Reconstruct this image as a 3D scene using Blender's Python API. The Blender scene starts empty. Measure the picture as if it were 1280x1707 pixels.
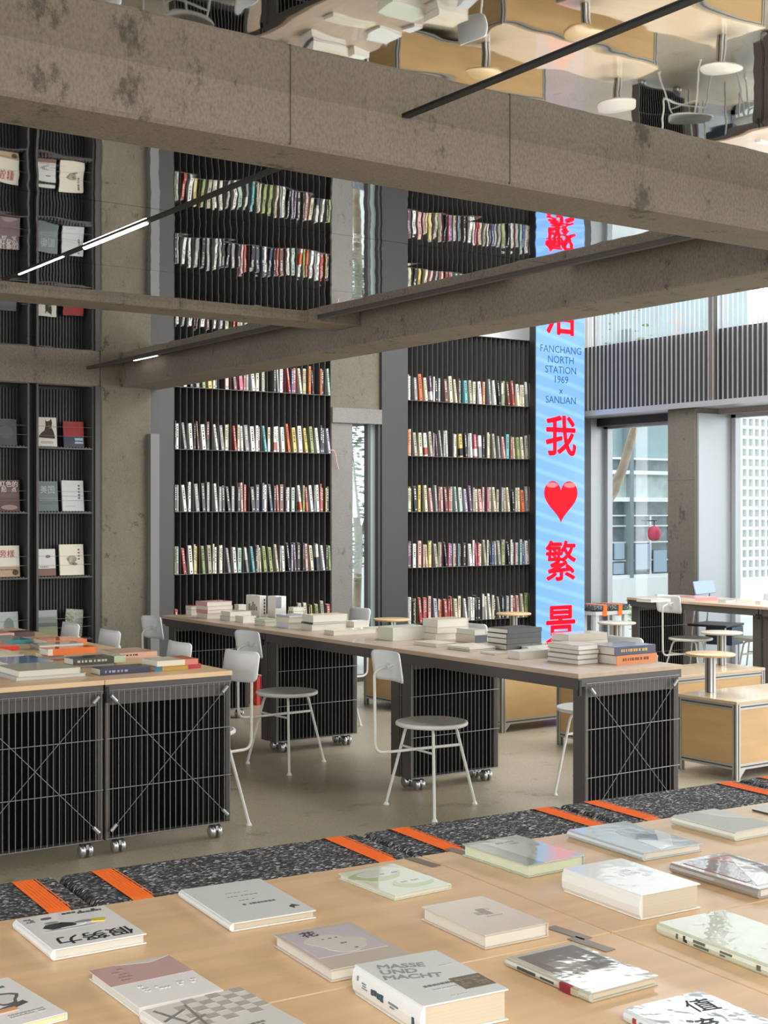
import bpy, bmesh, math, random
from mathutils import Vector, Matrix
R = math.radians
SC = bpy.context.scene
COL = SC.collection
# ------------------------------------------------------------------ camera, world, light, exposure
H = 1.5
FPX = 2276.0
cam_d = bpy.data.cameras.new('camera')
cam_d.sensor_fit = 'VERTICAL'; cam_d.sensor_height = 36.0; cam_d.lens = 48.0
cam_d.clip_start = .05; cam_d.clip_end = 200
cam = bpy.data.objects.new('camera', cam_d); COL.objects.link(cam)
cam.location = (0, 0, H); cam.rotation_euler = (R(90), 0, R(-34.9))
SC.camera = cam
w = bpy.data.worlds.new('overcast_sky'); SC.world = w; w.use_nodes = True
wn = w.node_tree
bg = wn.nodes['Background']
tc = wn.nodes.new('ShaderNodeTexCoord'); mp = wn.nodes.new('ShaderNodeMapping'); ns = wn.nodes.new('ShaderNodeTexNoise')
ns.inputs['Scale'].default_value = 1.6; ns.inputs['Detail'].default_value = 4
cr = wn.nodes.new('ShaderNodeValToRGB')
cr.color_ramp.elements[0].position = .3; cr.color_ramp.elements[0].color = (.80, .86, .94, 1)
cr.color_ramp.elements[1].position = .65; cr.color_ramp.elements[1].color = (1, 1, 1, 1)
wn.links.new(tc.outputs['Generated'], mp.inputs[0]); wn.links.new(mp.outputs[0], ns.inputs[0])
wn.links.new(ns.outputs[0], cr.inputs[0]); wn.links.new(cr.outputs[0], bg.inputs[0])
bg.inputs[1].default_value = 2.3
def area(name, loc, rot, sx, sy, power, col=(1, 1, 1)):
    l = bpy.data.lights.new(name, 'AREA'); l.shape = 'RECTANGLE'; l.size = sx; l.size_y = sy; l.energy = power; l.color = col
    o = bpy.data.objects.new(name, l); COL.objects.link(o); o.location = loc; o.rotation_euler = rot
    return o
# unseen fill added behind the camera, then daylight of the glazed side
area('added_rear_fill', (-1.0, -3.2, 2.2), (R(80), 0, R(-25)), 6, 3, 70, (1, .99, .96))
area('side_daylight', (9.2, 3.0, 2.6), (R(78), 0, R(62)), 4, 2.4, 190, (.93, .97, 1))
area('added_overhead_fill', (7.7, 6.8, 4.3), (0, 0, 0), 3, 5, 210, (.95, .98, 1))  # overhead fill added in the tall bay to brighten floor and carts
area('added_table_fill', (.2, -.7, 2.5), (R(28), 0, R(-30)), 1.2, 1.2, 75, (1, .96, .9))  # unseen lamp added behind the camera to brighten the foreground table
SC.view_settings.view_transform = 'Standard'; SC.view_settings.look = 'None'
SC.view_settings.gamma = 1.0; SC.view_settings.use_curve_mapping = False
SC.view_settings.exposure = 0.42
# ------------------------------------------------------------------ helpers
CA, SA = math.cos(R(55.1)), math.sin(R(55.1))
def ray(px):
    u = (px - 640) / FPX
    return CA + SA * u, SA - CA * u
def ground(px, y, z):
    d = (H - z) * FPX / (y - 853.0)
    a, b = ray(px)
    return Vector((a * d, b * d, z)), d
def xonY(px, Y):
    a, b = ray(px); return Y * a / b
def yonX(px, X):
    a, b = ray(px); return X * b / a
def lin(c):
    return c / 12.92 if c <= .04045 else ((c + .055) / 1.055) ** 2.4
def hx(s):
    s = s.lstrip('#'); return tuple(lin(int(s[i:i + 2], 16) / 255) for i in (0, 2, 4))
MATS = {}
def mat(name, col, rough=.6, metal=0., coat=0., spec=.5, bump=None, emit=0., vary=None, coat_bump=None):
    if name in MATS: return MATS[name]
    m = bpy.data.materials.new(name); m.use_nodes = True
    nt = m.node_tree; b = nt.nodes['Principled BSDF']
    c = hx(col) if isinstance(col, str) else col
    b.inputs['Base Color'].default_value = (*c, 1)
    b.inputs['Roughness'].default_value = rough; b.inputs['Metallic'].default_value = metal
    b.inputs['Specular IOR Level'].default_value = spec
    b.inputs['Coat Weight'].default_value = coat; b.inputs['Coat Roughness'].default_value = .04
    if emit:
        b.inputs['Emission Color'].default_value = (*c, 1); b.inputs['Emission Strength'].default_value = emit
    if vary or bump or coat_bump:
        t = nt.nodes.new('ShaderNodeTexCoord')
    if vary:   # (scale, amount, stretch)
        n = nt.nodes.new('ShaderNodeTexNoise'); n.inputs['Scale'].default_value = vary[0]; n.inputs['Detail'].default_value = 6
        mpn = nt.nodes.new('ShaderNodeMapping'); mpn.inputs['Scale'].default_value = vary[2] if len(vary) > 2 else (1, 1, 1)
        r = nt.nodes.new('ShaderNodeValToRGB'); a = vary[1]
        r.color_ramp.elements[0].position = .3; r.color_ramp.elements[1].position = .7
        r.color_ramp.elements[0].color = (*[max(0, x * (1 - a)) for x in c], 1)
        r.color_ramp.elements[1].color = (*[min(1, x * (1 + a)) for x in c], 1)
        nt.links.new(t.outputs['Object'], mpn.inputs[0]); nt.links.new(mpn.outputs[0], n.inputs[0])
        nt.links.new(n.outputs[0], r.inputs[0]); nt.links.new(r.outputs[0], b.inputs['Base Color'])
    for bb, sock in ((bump, 'Normal'), (coat_bump, 'Coat Normal')):
        if bb:
            n = nt.nodes.new('ShaderNodeTexNoise'); n.inputs['Scale'].default_value = bb[0]; n.inputs['Detail'].default_value = bb[2] if len(bb) > 2 else 4
            k = nt.nodes.new('ShaderNodeBump'); k.inputs['Strength'].default_value = 1; k.inputs['Distance'].default_value = bb[1]
            nt.links.new(t.outputs['Object'], n.inputs[0]); nt.links.new(n.outputs[0], k.inputs['Height']); nt.links.new(k.outputs[0], b.inputs[sock])
    MATS[name] = m
    return m
class MB:
    def __init__(s): s.v = []; s.f = []; s.m = []; s.sm = []; s.mats = []
    def mi(s, m):
        if m not in s.mats: s.mats.append(m)
        return s.mats.index(m)
    def add(s, vs, fs, m=None, M=None, smooth=False):
        k = len(s.v)
        s.v += [tuple(M @ Vector(p)) if M is not None else tuple(p) for p in vs]
        i = s.mi(m)
        for f in fs: s.f.append(tuple(k + a for a in f)); s.m.append(i); s.sm.append(smooth)
        return s
    def box(s, x0, x1, y0, y1, z0, z1, m=None, M=None):
        vs = [(x, y, z) for z in (z0, z1) for y in (y0, y1) for x in (x0, x1)]
        return s.add(vs, [(0, 2, 3, 1), (4, 5, 7, 6), (0, 1, 5, 4), (2, 6, 7, 3), (0, 4, 6, 2), (1, 3, 7, 5)], m, M)
    def bbox(s, x0, x1, y0, y1, z0, z1, r, m=None, M=None, seg=2):   # box with rounded edges
        b = bmesh.new()
        bmesh.ops.create_cube(b, size=1)
        bmesh.ops.scale(b, vec=(x1 - x0, y1 - y0, z1 - z0), verts=b.verts)
        bmesh.ops.translate(b, vec=((x0 + x1) / 2, (y0 + y1) / 2, (z0 + z1) / 2), verts=b.verts)
        bmesh.ops.bevel(b, geom=list(b.edges), offset=r, segments=seg, affect='EDGES', profile=.5)
        b.verts.index_update()
        s.add([v.co[:] for v in b.verts], [tuple(v.index for v in f.verts) for f in b.faces], m, M)
        b.free(); return s
    def tube(s, pts, r, m=None, n=8, M=None, fillet=0., caps=True):
        P = [Vector(p) for p in pts]
        if fillet and len(P) > 2:
            Q = [P[0]]
            for i in range(1, len(P) - 1):
                a, b, c = P[i - 1], P[i], P[i + 1]
                f = min(fillet, (a - b).length * .45, (c - b).length * .45)
                p0 = b + (a - b).normalized() * f; p1 = b + (c - b).normalized() * f
                for k in range(6):
                    t = k / 5; Q.append(p0 * (1 - t) ** 2 + b * 2 * t * (1 - t) + p1 * t * t)
            Q.append(P[-1]); P = Q
        rs = r if isinstance(r, (list, tuple)) else [r] * len(P)
        vs = []; up = None
        for i, p in enumerate(P):
            d = (P[min(i + 1, len(P) - 1)] - P[max(i - 1, 0)]).normalized()
            if up is None: up = d.orthogonal().normalized()
            up = (up - d * up.dot(d)); up = up.normalized() if up.length > 1e-6 else d.orthogonal().normalized()
            sd = d.cross(up)
            for k in range(n):
                a = 2 * math.pi * k / n
                vs.append(p + (up * math.cos(a) + sd * math.sin(a)) * rs[i])
        fs = [(i * n + k, i * n + (k + 1) % n, (i + 1) * n + (k + 1) % n, (i + 1) * n + k) for i in range(len(P) - 1) for k in range(n)]
        s.add(vs, fs, m, M, True)
        if caps: s.add(vs[:n], [tuple(range(n))[::-1]], m, M); s.add(vs[-n:], [tuple(range(n))], m, M)
        return s
    def lathe(s, prof, m=None, n=32, M=None, smooth=True):
        vs = [(r * math.cos(2 * math.pi * k / n), r * math.sin(2 * math.pi * k / n), z) for r, z in prof for k in range(n)]
        fs = [(i * n + k, i * n + (k + 1) % n, (i + 1) * n + (k + 1) % n, (i + 1) * n + k) for i in range(len(prof) - 1) for k in range(n)]
        s.add(vs, fs, m, M, smooth)
        if prof[0][0] > 1e-6: s.add(vs[:n], [tuple(range(n))[::-1]], m, M)
        if prof[-1][0] > 1e-6: s.add(vs[-n:], [tuple(range(n))], m, M)
        return s
    def prism(s, poly, z0, z1, m=None, M=None):
        n = len(poly)
        vs = [(x, y, z0) for x, y in poly] + [(x, y, z1) for x, y in poly]
        fs = [tuple(range(n))[::-1], tuple(range(n, 2 * n))] + [(i, (i + 1) % n, n + (i + 1) % n, n + i) for i in range(n)]
        return s.add(vs, fs, m, M)
    def mesh(s, name):
        me = bpy.data.meshes.new(name); me.from_pydata(s.v, [], s.f)
        for mm in s.mats:
            me.materials.append(mm)
        me.polygons.foreach_set('material_index', s.m); me.polygons.foreach_set('use_smooth', s.sm)
        me.update(); return me
    def build(s, name, parent=None, loc=None, rz=0, m=None):
        if m is not None:
            s.mats = [m]; s.m = [0] * len(s.f)
        o = bpy.data.objects.new(name, s.mesh(name)); COL.objects.link(o)
        if parent: o.parent = parent
        if loc is not None: o.location = loc
        if rz: o.rotation_euler = (0, 0, rz)
        return o
USED = {}
def tag(o, label=None, cat=None, group=None, kind=None):
    if label: o['label'] = label
    if cat: o['category'] = cat
    if group: o['group'] = group
    if kind: o['kind'] = kind
    return o
def thing(name, label, cat, loc=(0, 0, 0), rz=0., group=None):
    o = bpy.data.objects.new(name, None); COL.objects.link(o); o.empty_display_size = .1
    o.location = loc; o.rotation_euler = (0, 0, rz)
    return tag(o, label, cat, group)
def copy_tree(o, parent=None):
    c = o.copy(); COL.objects.link(c)
    if parent: c.parent = parent
    for ch in list(o.children): copy_tree(ch, c)
    return c
def dup(o, label, loc, rz=0., group=None):
    c = copy_tree(o); c.location = loc; c.rotation_euler = (0, 0, rz); c['label'] = label
    if group: c['group'] = group
    return c
def glyphs(name, text, size, m, parent, M, bold=0., align='CENTER', space=1., depth=.0004, xs=1.):
    cu = bpy.data.curves.new('lettering', 'FONT'); cu.body = text; cu.size = size; cu.align_x = align; cu.align_y = 'CENTER'
    cu.extrude = depth; cu.space_line = space; cu.resolution_u = 3
    t = bpy.data.objects.new('tmp_lettering', cu); COL.objects.link(t)
    dg = bpy.context.evaluated_depsgraph_get(); dg.update()
    me = bpy.data.meshes.new_from_object(t.evaluated_get(dg))
    bpy.data.objects.remove(t); bpy.data.curves.remove(cu)
    if xs != 1.: me.transform(Matrix.Diagonal((xs, 1, 1, 1)))
    if bold:
        bm_ = bmesh.new(); bm_.from_mesh(me); src = list(bm_.verts) + list(bm_.edges) + list(bm_.faces)
        for k_ in range(8):
            d_ = bmesh.ops.duplicate(bm_, geom=src)['geom']; a_ = math.pi * k_ / 4
            bmesh.ops.translate(bm_, vec=(bold * math.cos(a_), bold * math.sin(a_), -.00002 * (k_ + 1)), verts=[e_ for e_ in d_ if isinstance(e_, bmesh.types.BMVert)])
        bm_.to_mesh(me); bm_.free()
    me.transform(M); me.materials.clear(); me.materials.append(m)
    o = bpy.data.objects.new(name, me); COL.objects.link(o); o.parent = parent
    return o
# ------------------------------------------------------------------ materials
def concrete(name, base, dark, light=None, scale=1.0, rough=.85):
    m = bpy.data.materials.new(name); m.use_nodes = True; nt = m.node_tree; b = nt.nodes['Principled BSDF']
    L = nt.links.new; N = nt.nodes.new
    t = N('ShaderNodeTexCoord')
    n1 = N('ShaderNodeTexNoise'); n1.inputs['Scale'].default_value = 1.3 * scale; n1.inputs['Detail'].default_value = 10; n1.inputs['Roughness'].default_value = .65
    n2 = N('ShaderNodeTexNoise'); n2.inputs['Scale'].default_value = 6.5 * scale; n2.inputs['Detail'].default_value = 12; n2.inputs['Roughness'].default_value = .75
    n3 = N('ShaderNodeTexNoise'); n3.inputs['Scale'].default_value = 130 * scale; n3.inputs['Detail'].default_value = 6
    mpp = N('ShaderNodeMapping'); mpp.inputs['Scale'].default_value = (1, 1, .6)
    L(t.outputs['Object'], mpp.inputs[0])
    for n in (n1, n2, n3): L(mpp.outputs[0], n.inputs[0])
    r1 = N('ShaderNodeValToRGB'); e = r1.color_ramp.elements
    e[0].position = .3; e[0].color = (*hx(base), 1); e[1].position = .72; e[1].color = (*hx(light or base), 1)
    L(n1.outputs[0], r1.inputs[0])
    r2 = N('ShaderNodeValToRGB'); e = r2.color_ramp.elements
    e[0].position = .57; e[0].color = (0, 0, 0, 1); e[1].position = .64; e[1].color = (1, 1, 1, 1)
    L(n2.outputs[0], r2.inputs[0])
    mx = N('ShaderNodeMixRGB'); mx.inputs[2].default_value = (*hx(dark), 1)
    mm = N('ShaderNodeMath'); mm.operation = 'MULTIPLY'; mm.inputs[1].default_value = .75
    L(r2.outputs[0], mm.inputs[0]); L(mm.outputs[0], mx.inputs[0]); L(r1.outputs[0], mx.inputs[1])
    mx2 = N('ShaderNodeMixRGB'); mx2.blend_type = 'MULTIPLY'; mx2.inputs[0].default_value = .5
    r3 = N('ShaderNodeValToRGB'); e = r3.color_ramp.elements; e[0].position = .32; e[0].color = (.45, .45, .45, 1); e[1].position = .6; e[1].color = (1, 1, 1, 1)
    L(n3.outputs[0], r3.inputs[0]); L(mx.outputs[0], mx2.inputs[1]); L(r3.outputs[0], mx2.inputs[2])
    L(mx2.outputs[0], b.inputs['Base Color'])
    bp = N('ShaderNodeBump'); bp.inputs['Strength'].default_value = .5; bp.inputs['Distance'].default_value = .01
    L(n2.outputs[0], bp.inputs['Height']); L(bp.outputs[0], b.inputs['Normal'])
    b.inputs['Roughness'].default_value = rough
    return m
M_beam = concrete('board_marked_concrete', '#857b6e', '#4a433c', '#978c7e', 1.0)
M_soffit = M_beam
M_pillar = concrete('weathered_column_concrete', '#736b5c', '#3f3a30', '#8b8270', 1.6)
M_jamb = concrete('smooth_grey_concrete', '#7b7773', '#5c5955', '#8c8883', 1.2)
def floor_mat():
    m = concrete('trowelled_floor_concrete', '#9f9480', '#80775f', '#b5a98f', .6, .32)
    return m
M_floor = floor_mat()
M_mirror = mat('polished_steel_mirror', (.80, .80, .79), .015, 1.0)
nt = M_mirror.node_tree
t = nt.nodes.new('ShaderNodeTexCoord'); n = nt.nodes.new('ShaderNodeTexNoise'); n.inputs['Scale'].default_value = 4.2; n.inputs['Detail'].default_value = 1.2
k = nt.nodes.new('ShaderNodeBump'); k.inputs['Strength'].default_value = 1; k.inputs['Distance'].default_value = .0007
nt.links.new(t.outputs['Object'], n.inputs[0]); nt.links.new(n.outputs[0], k.inputs['Height']); nt.links.new(k.outputs[0], nt.nodes['Principled BSDF'].inputs['Normal'])
M_black = mat('matte_black_paint', '#1b1a1a', .55)
M_shelf = mat('dark_shelf_steel', '#3f3e3d', .45, .3)
M_fin = mat('shelf_fin_steel', '#5b5957', .45, .25)
M_steel = mat('brushed_grey_steel', '#4b4947', .5, .1, vary=(3, .08, (1, 1, .1)))
M_lsteel = mat('pale_grey_steel', '#a8a9ac', .35, .5)
M_dsteel = mat('graphite_steel', '#544f4c', .5, .2)
M_wire = mat('grey_wire', '#8d8a88', .4, .3)
M_bright = mat('bright_zinc', '#c4c4c6', .25, .9)
M_ply = mat('birch_plywood', '#e0bd95', .42, coat=.15, vary=(2.2, .10, (1, 9, 1)))
M_plyedge = mat('plywood_edge', '#9a7d62', .6, vary=(3, .2, (1, 1, 60)))
M_tab = mat('oak_laminate', '#b39c86', .4, coat=.2, vary=(3, .08, (9, 1, 1)))
M_cart = mat('maple_panel', '#bb9868', .4, coat=.2, vary=(2.5, .09, (1, 1, 7)))
M_alu = mat('aluminium_profile', '#b3b2ae', .35, .7)
M_slot = mat('aluminium_slot', '#4d4c4a', .5, .4)
M_chair = mat('off_white_powder_coat', '#dcdbd4', .4, coat=.2)
M_back = mat('pale_grey_shell', '#dfe0e1', .4, coat=.2)
M_seat = mat('grey_green_seat_pad', '#c3c3b4', .6)
M_rubfoot = mat('white_rubber', '#d8d6d0', .6)
M_orange = mat('orange_webbing', '#ff7a24', .75, bump=(400, .001))
M_page = mat('page_edges', '#c9bea9', .8, vary=(3, .06, (1, 1, 220)))
M_pagew = mat('white_page_edges', '#d9d5c9', .8, vary=(3, .05, (1, 1, 220)))
def rubber():
    m = bpy.data.materials.new('recycled_rubber_granulate'); m.use_nodes = True; nt = m.node_tree; b = nt.nodes['Principled BSDF']
    t = nt.nodes.new('ShaderNodeTexCoord'); mpp = nt.nodes.new('ShaderNodeMapping'); mpp.inputs['Scale'].default_value = (1, 1.8, 1)
    v = nt.nodes.new('ShaderNodeTexVoronoi'); v.inputs['Scale'].default_value = 150; v.inputs['Randomness'].default_value = 1
    r = nt.nodes.new('ShaderNodeValToRGB'); r.color_ramp.interpolation = 'CONSTANT'
    e = r.color_ramp.elements; e[0].position = 0; e[0].color = (*hx('#232326'), 1); e[1].position = .45; e[1].color = (*hx('#3c3c40'), 1)
    for p, c in ((.66, '#5e5e62'), (.80, '#8d8d90'), (.93, '#c4c4c2'), (.975, '#e0e0dc')):
        q = e.new(p); q.color = (*hx(c), 1)
    sp = nt.nodes.new('ShaderNodeSeparateColor')
    L = nt.links.new
    L(t.outputs['Object'], mpp.inputs[0]); L(mpp.outputs[0], v.inputs[0]); L(v.outputs['Color'], sp.inputs[0]); L(sp.outputs[0], r.inputs[0]); L(r.outputs[0], b.inputs['Base Color'])
    k = nt.nodes.new('ShaderNodeBump'); k.inputs['Distance'].default_value = .004; k.inputs['Strength'].default_value = .8
    L(v.outputs['Distance'], k.inputs['Height']); L(k.outputs[0], b.inputs['Normal']); b.inputs['Roughness'].default_value = .85
    return m
M_rubber = rubber()
def glass(name, tint=(.93, .97, .97), g=.08):
    m = bpy.data.materials.new(name); m.use_nodes = True; nt = m.node_tree; nt.nodes.clear()
    o = nt.nodes.new('ShaderNodeOutputMaterial'); a = nt.nodes.new('ShaderNodeBsdfTransparent'); b = nt.nodes.new('ShaderNodeBsdfGlossy'); x = nt.nodes.new('ShaderNodeMixShader')
    a.inputs[0].default_value = (*tint, 1); b.inputs['Roughness'].default_value = .02; x.inputs[0].default_value = g
    nt.links.new(a.outputs[0], x.inputs[1]); nt.links.new(b.outputs[0], x.inputs[2]); nt.links.new(x.outputs[0], o.inputs[0]); return m
M_glass = glass('window_glass')
# ------------------------------------------------------------------ the setting
ZB, ZM = 2.477, 2.615          # underside of the beams, plane of the mirror ceiling
YB = 10.0                      # plane of the shelving
def struct(name, mb, m=None):
    o = mb.build(name, m=m); o['kind'] = 'structure'; return o
struct('floor', MB().box(-6, 9.95, -5, 10.6, -.12, 0), M_floor)
def panel(name, x0, x1, y0, y1):
    struct(name, MB().box(x0, x1, y0, y1, ZM, ZM + .03), M_mirror)
seams = [(-5, 1.2), (1.205, 3.13)]
for a, b in ((-3.0, 1.6), (1.604, 3.13)): panel('ceiling', -4, 4.16, a, b)
for a, b in ((3.37, 4.598), (4.602, 5.778), (5.782, 6.62)): panel('ceiling', -3.5, 4.16, a, b)
for a, b in ((6.88, 8.4), (8.404, 9.98)): panel('ceiling', -3.5, 4.16, a, b)
struct('ceiling', MB().box(-4.2, 4.6, -3.2, 10.4, 3.05, 3.2), mat('slab_concrete', '#6d665d', .9))
struct('ceiling', MB().box(4.5, 10.2, -3.2, 10.6, 4.5, 4.7), mat('white_plaster', '#dcdcd8', .8))
def beam(x0, x1, y0, y1, z0, z1, r=.006):
    o = struct('concrete_beam', MB().bbox(x0, x1, y0, y1, z0, z1, r, seg=1), M_beam); return o
beam(-4, 9.42, 3.13, 3.37, ZB, 3.05, .01)
beam(4.45, 4.77, 3.37, 9.98, ZB, 3.05)
beam(4.45, 4.77, -3, 3.13, ZB, 3.05)
beam(-3.5, 4.45, 6.62, 6.88, 2.585, 3.05)
beam(-3.5, 4.27, 9.98, 10.3, ZB, 3.05)
# formwork joints on the big beam
for x in (1.877, 2.64):
    struct('trim_joint', MB().box(x, x + .004, 3.1288, 3.2, ZB + .004, 2.62), mat('joint_line_grey', '#5c554b', .9))  # joint line in one plain grey
# steel angle along the mirror edge beside the long beam
struct('trim_mirror_edge', MB().box(4.155, 4.185, 3.38, 9.97, ZM - .012, ZM + .06), M_dsteel)
# columns and cladding in the shelving plane
struct('column_concrete', MB().bbox(4.27, 4.69, 9.96, 10.4, 0, 3.05, .008, seg=1), M_pillar)
struct('trim_steel_strip', MB().box(4.225, 4.268, 9.97, 10.2, 0, ZB), M_steel)
struct('trim_steel_panel', MB().box(4.69, 4.905, 9.99, 10.3, 0, 3.16), M_steel)
struct('trim_steel_post', MB().box(4.66, 4.735, 9.90, 9.96, 0, 2.12), mat('dull_grey_steel', '#7f7d7b', .6, .1))
struct('wall_between_shelves', MB().box(6.42, 6.94, 10.02, 10.4, 2.41, 3.6), concrete('shelf_gap_concrete', '#686053', '#3c372f', '#7b7263', 1.4))
struct('wall_between_shelves', MB().box(6.42, 6.94, 9.98, 10.4, 2.28, 2.41), M_jamb)
struct('column_concrete', MB().bbox(6.42, 6.64, 10.0, 10.4, 0, 2.28, .006, seg=1), M_jamb)
struct('trim_steel_panel', MB().box(6.94, 7.225, 9.98, 10.06, 0, 3.16), mat('dark_grey_steel', '#3d3c3b', .5, .1, vary=(2, .1, (1, 1, .1))))
struct('wall_back', MB().box(4.69, 9.9, 10.34, 10.5, 3.16, 4.5), mat('white_plaster', '#dcdcd8', .8))
struct('wall_back', MB().box(4.69, 6.42, 10.34, 10.5, 0, 3.16), M_black)
struct('wall_back', MB().box(7.2, 9.0, 10.34, 10.5, 0, 3.16), M_black)
struct('wall_back', MB().box(-3.5, 4.27, 10.3, 10.5, 0, 3.05), M_black)
# window 1: narrow light between the bookcases
o = struct('window_1', MB().box(6.65, 6.82, 10.06, 10.066, .02, 2.28).box(6.84, 6.92, 10.05, 10.056, .02, 2.28, mat('grey_film_glass', '#8d9a98', .15)), None)
f = MB().box(6.64, 6.652, 10.02, 10.08, 0, 2.28).box(6.815, 6.845, 10.02, 10.08, 0, 2.28).box(6.915, 6.94, 10.0, 10.08, 0, 2.28).box(6.64, 6.94, 10.02, 10.08, 0, .06).build('window_frame', m=M_steel); f.parent = o
o.data.materials[0] = M_glass
struct('wall_sky_blocker', MB().box(-6, 2.6, -4.7, -4.5, 0, 3.05), mat('blocker_wall_plaster', '#a39c90', .85))  # unseen wall added to keep sky light off the big beam's face
# right-hand facade
XF = 9.42
struct('wall_facade', MB().box(XF + .03, 9.85, 3.0, 10.25, ZB, 3.14), mat('dark_facade_panel', '#2c2a2b', .5, .1))
struct('trim_facade_angle', MB().box(XF - .07, XF + .35, 3.0, 10.2, ZB - .03, ZB - .002), M_lsteel)
struct('trim_facade_soffit', MB().box(XF + .3, 9.98, 3.0, 8.9, 2.40, ZB - .001), M_jamb)
struct('trim_facade_soffit', MB().box(XF + .3, 9.98, 8.9, 10.2, 2.37, ZB - .001), M_black)
M_fcol = concrete('facade_column_concrete', '#5f5a50', '#38342d', '#6d685c', 1.4)
struct('column_concrete', MB().bbox(XF, 9.9, 8.56, 8.9, 0, ZB - .03, .006, seg=1), M_fcol)
for z in (1.79, .94): struct('trim_joint', MB().box(XF - .001, XF + .01, 8.562, 8.898, z, z + .007), mat('joint_line_grey', '#5c554b', .9))
struct('trim_steel_panel', MB().box(XF + .02, 9.9, 8.535, 8.558, 0, 2.40), M_lsteel)
struct('trim_steel_panel', MB().box(XF + .06, 9.9, 10.2, 10.25, 0, ZB - .03), M_lsteel)
struct('trim_steel_post', MB().box(9.62, 9.70, 10.13, 10.2, 0, ZB - .03), M_lsteel)
def window(n, y0, y1, z0, z1, x=9.9, bars=()):
    o = struct('window_%d' % n, MB().box(x, x + .006, y0, y1, z0, z1), M_glass)
    f = MB()
    for a, b in [(y0, y0 + .05), (y1 - .05, y1)] + [(q - .02, q + .02) for q in bars]: f.box(x - .03, x + .04, a, b, z0, z1)
    f.box(x - .03, x + .04, y0, y1, z0, z0 + .05).box(x - .03, x + .04, y0, y1, z1 - .05, z1)
    f = f.build('window_frame', m=M_lsteel); f.parent = o
window(2, 8.9, 10.2, 0, 2.40)
window(3, 6.2, 8.53, 0, 2.42, bars=(7.3,))
window(4, 3.4, 6.2, 0, 2.42, bars=(4.8,))
window(5, 3.0, 10.25, 3.14, 4.45, x=9.8, bars=(8.55, 7.0, 5.4))
# vertical fins in front of the facade panel and the clerestory: one screen
t = thing('fin_screen', 'screen of thin vertical metal fins over the dark panel above the right windows', 'screen', (XF - .035, 0, 0))
mb = MB(); y = 9.98
while y > 4.0:
    mb.box(-.009, .009, y - .0018, y + .0018, ZB, 4.4); y -= .0555
mb.build('fins', t, m=mat('pale_fin_steel', '#b9b8b8', .35, .5))
MB().box(-.03, .034, 4.0, 10.0, ZB - .001, ZB + .02).build('bottom_rail', t, m=M_lsteel)
MB().box(.0, .034, 8.30, 8.38, ZB, 4.4).build('stanchion', t, m=M_dsteel)
# ------------------------------------------------------------------ lights that hang under the ceiling
def track(y0, y1, lamps, label):
    t = thing('track_light', label, 'track light', (2.25, 0, ZM))
    MB().box(-.013, .013, y0, y1, -.005, -.0005).build('rail', t, m=M_black)
    for a, b, r in lamps:
        MB().tube([(0, a, -.004), (0, b, -.004)], r, n=12).build('light_tube', t, m=mat('lit_tube', (1, .97, .88), .3, emit=9.))
track(3.38, 6.4, [(4.82, 5.42, .0095), (5.66, 6.2, .0055)], 'black ceiling track with one lit tube, between the big beam and the thin beam')
track(-1.5, 3.12, [], 'black ceiling track without lit tube, in front of the big concrete beam')
for i, (a, b, lab) in enumerate(((4.80, 5.28, 'short lit strip above the long beam in front of the right bookcase'), (9.2, 9.62, 'tiny lit strip above the long beam at the concrete column'))):
    t = thing('strip_light', lab, 'light', (4.40, 0, 2.70 if i == 0 else 2.655), 0, None)
    MB().box(-.02, .02, a, b, 0, .02).build('housing', t, m=M_lsteel)
    MB().box(-.021, -.008, a + .01, b - .01, -.006, .012).build('diffuser', t, m=mat('lit_strip', (1, .98, .93), .3, emit=3.))
# ------------------------------------------------------------------ bookcases full of spines
ROWS = [2.513, 2.009, 1.503, .996, .489]
random.seed(7)
PAL = {'w': ('#e8e6de', 'white'), 'c': ('#d8ccb0', 'cream'), 'k': ('#2b2a2c', 'black'), 'g': ('#8b8a88', 'grey'), 'r': ('#a84a42', 'red'), 'o': ('#d0693c', 'orange'),
       'y': ('#cdb765', 'yellow'), 'n': ('#94a066', 'green'), 'b': ('#4a5d92', 'blue'), 't': ('#74aeb2', 'teal'), 'p': ('#d8a9a3', 'pink'), 'm': ('#6d4a42', 'brown'),
       'd': ('#3a4150', 'navy'), 'l': ('#b9b6c4', 'lilac'), 's': ('#b0a894', 'beige'), 'u': ('#b5506a', 'crimson'), 'a': ('#a8bcae', 'pale green'), 'v': ('#6c5068', 'purple')}
def cm(k): return mat('cover_' + PAL[k][1].replace(' ', '_'), PAL[k][0], .5, coat=.25)
ORD = 'first second third fourth fifth sixth seventh eighth ninth tenth'.split()
def ordn(n):
    if n <= 10: return ORD[n - 1]
    return '%d%s' % (n, 'th' if 10 < n % 100 < 14 else {1: 'st', 2: 'nd', 3: 'rd'}.get(n % 10, 'th'))
M_mark = mat('spine_print_dark', '#33302e', .6); M_markw = mat('spine_print_light', '#cfccc4', .6)
BULK = MB()
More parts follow.
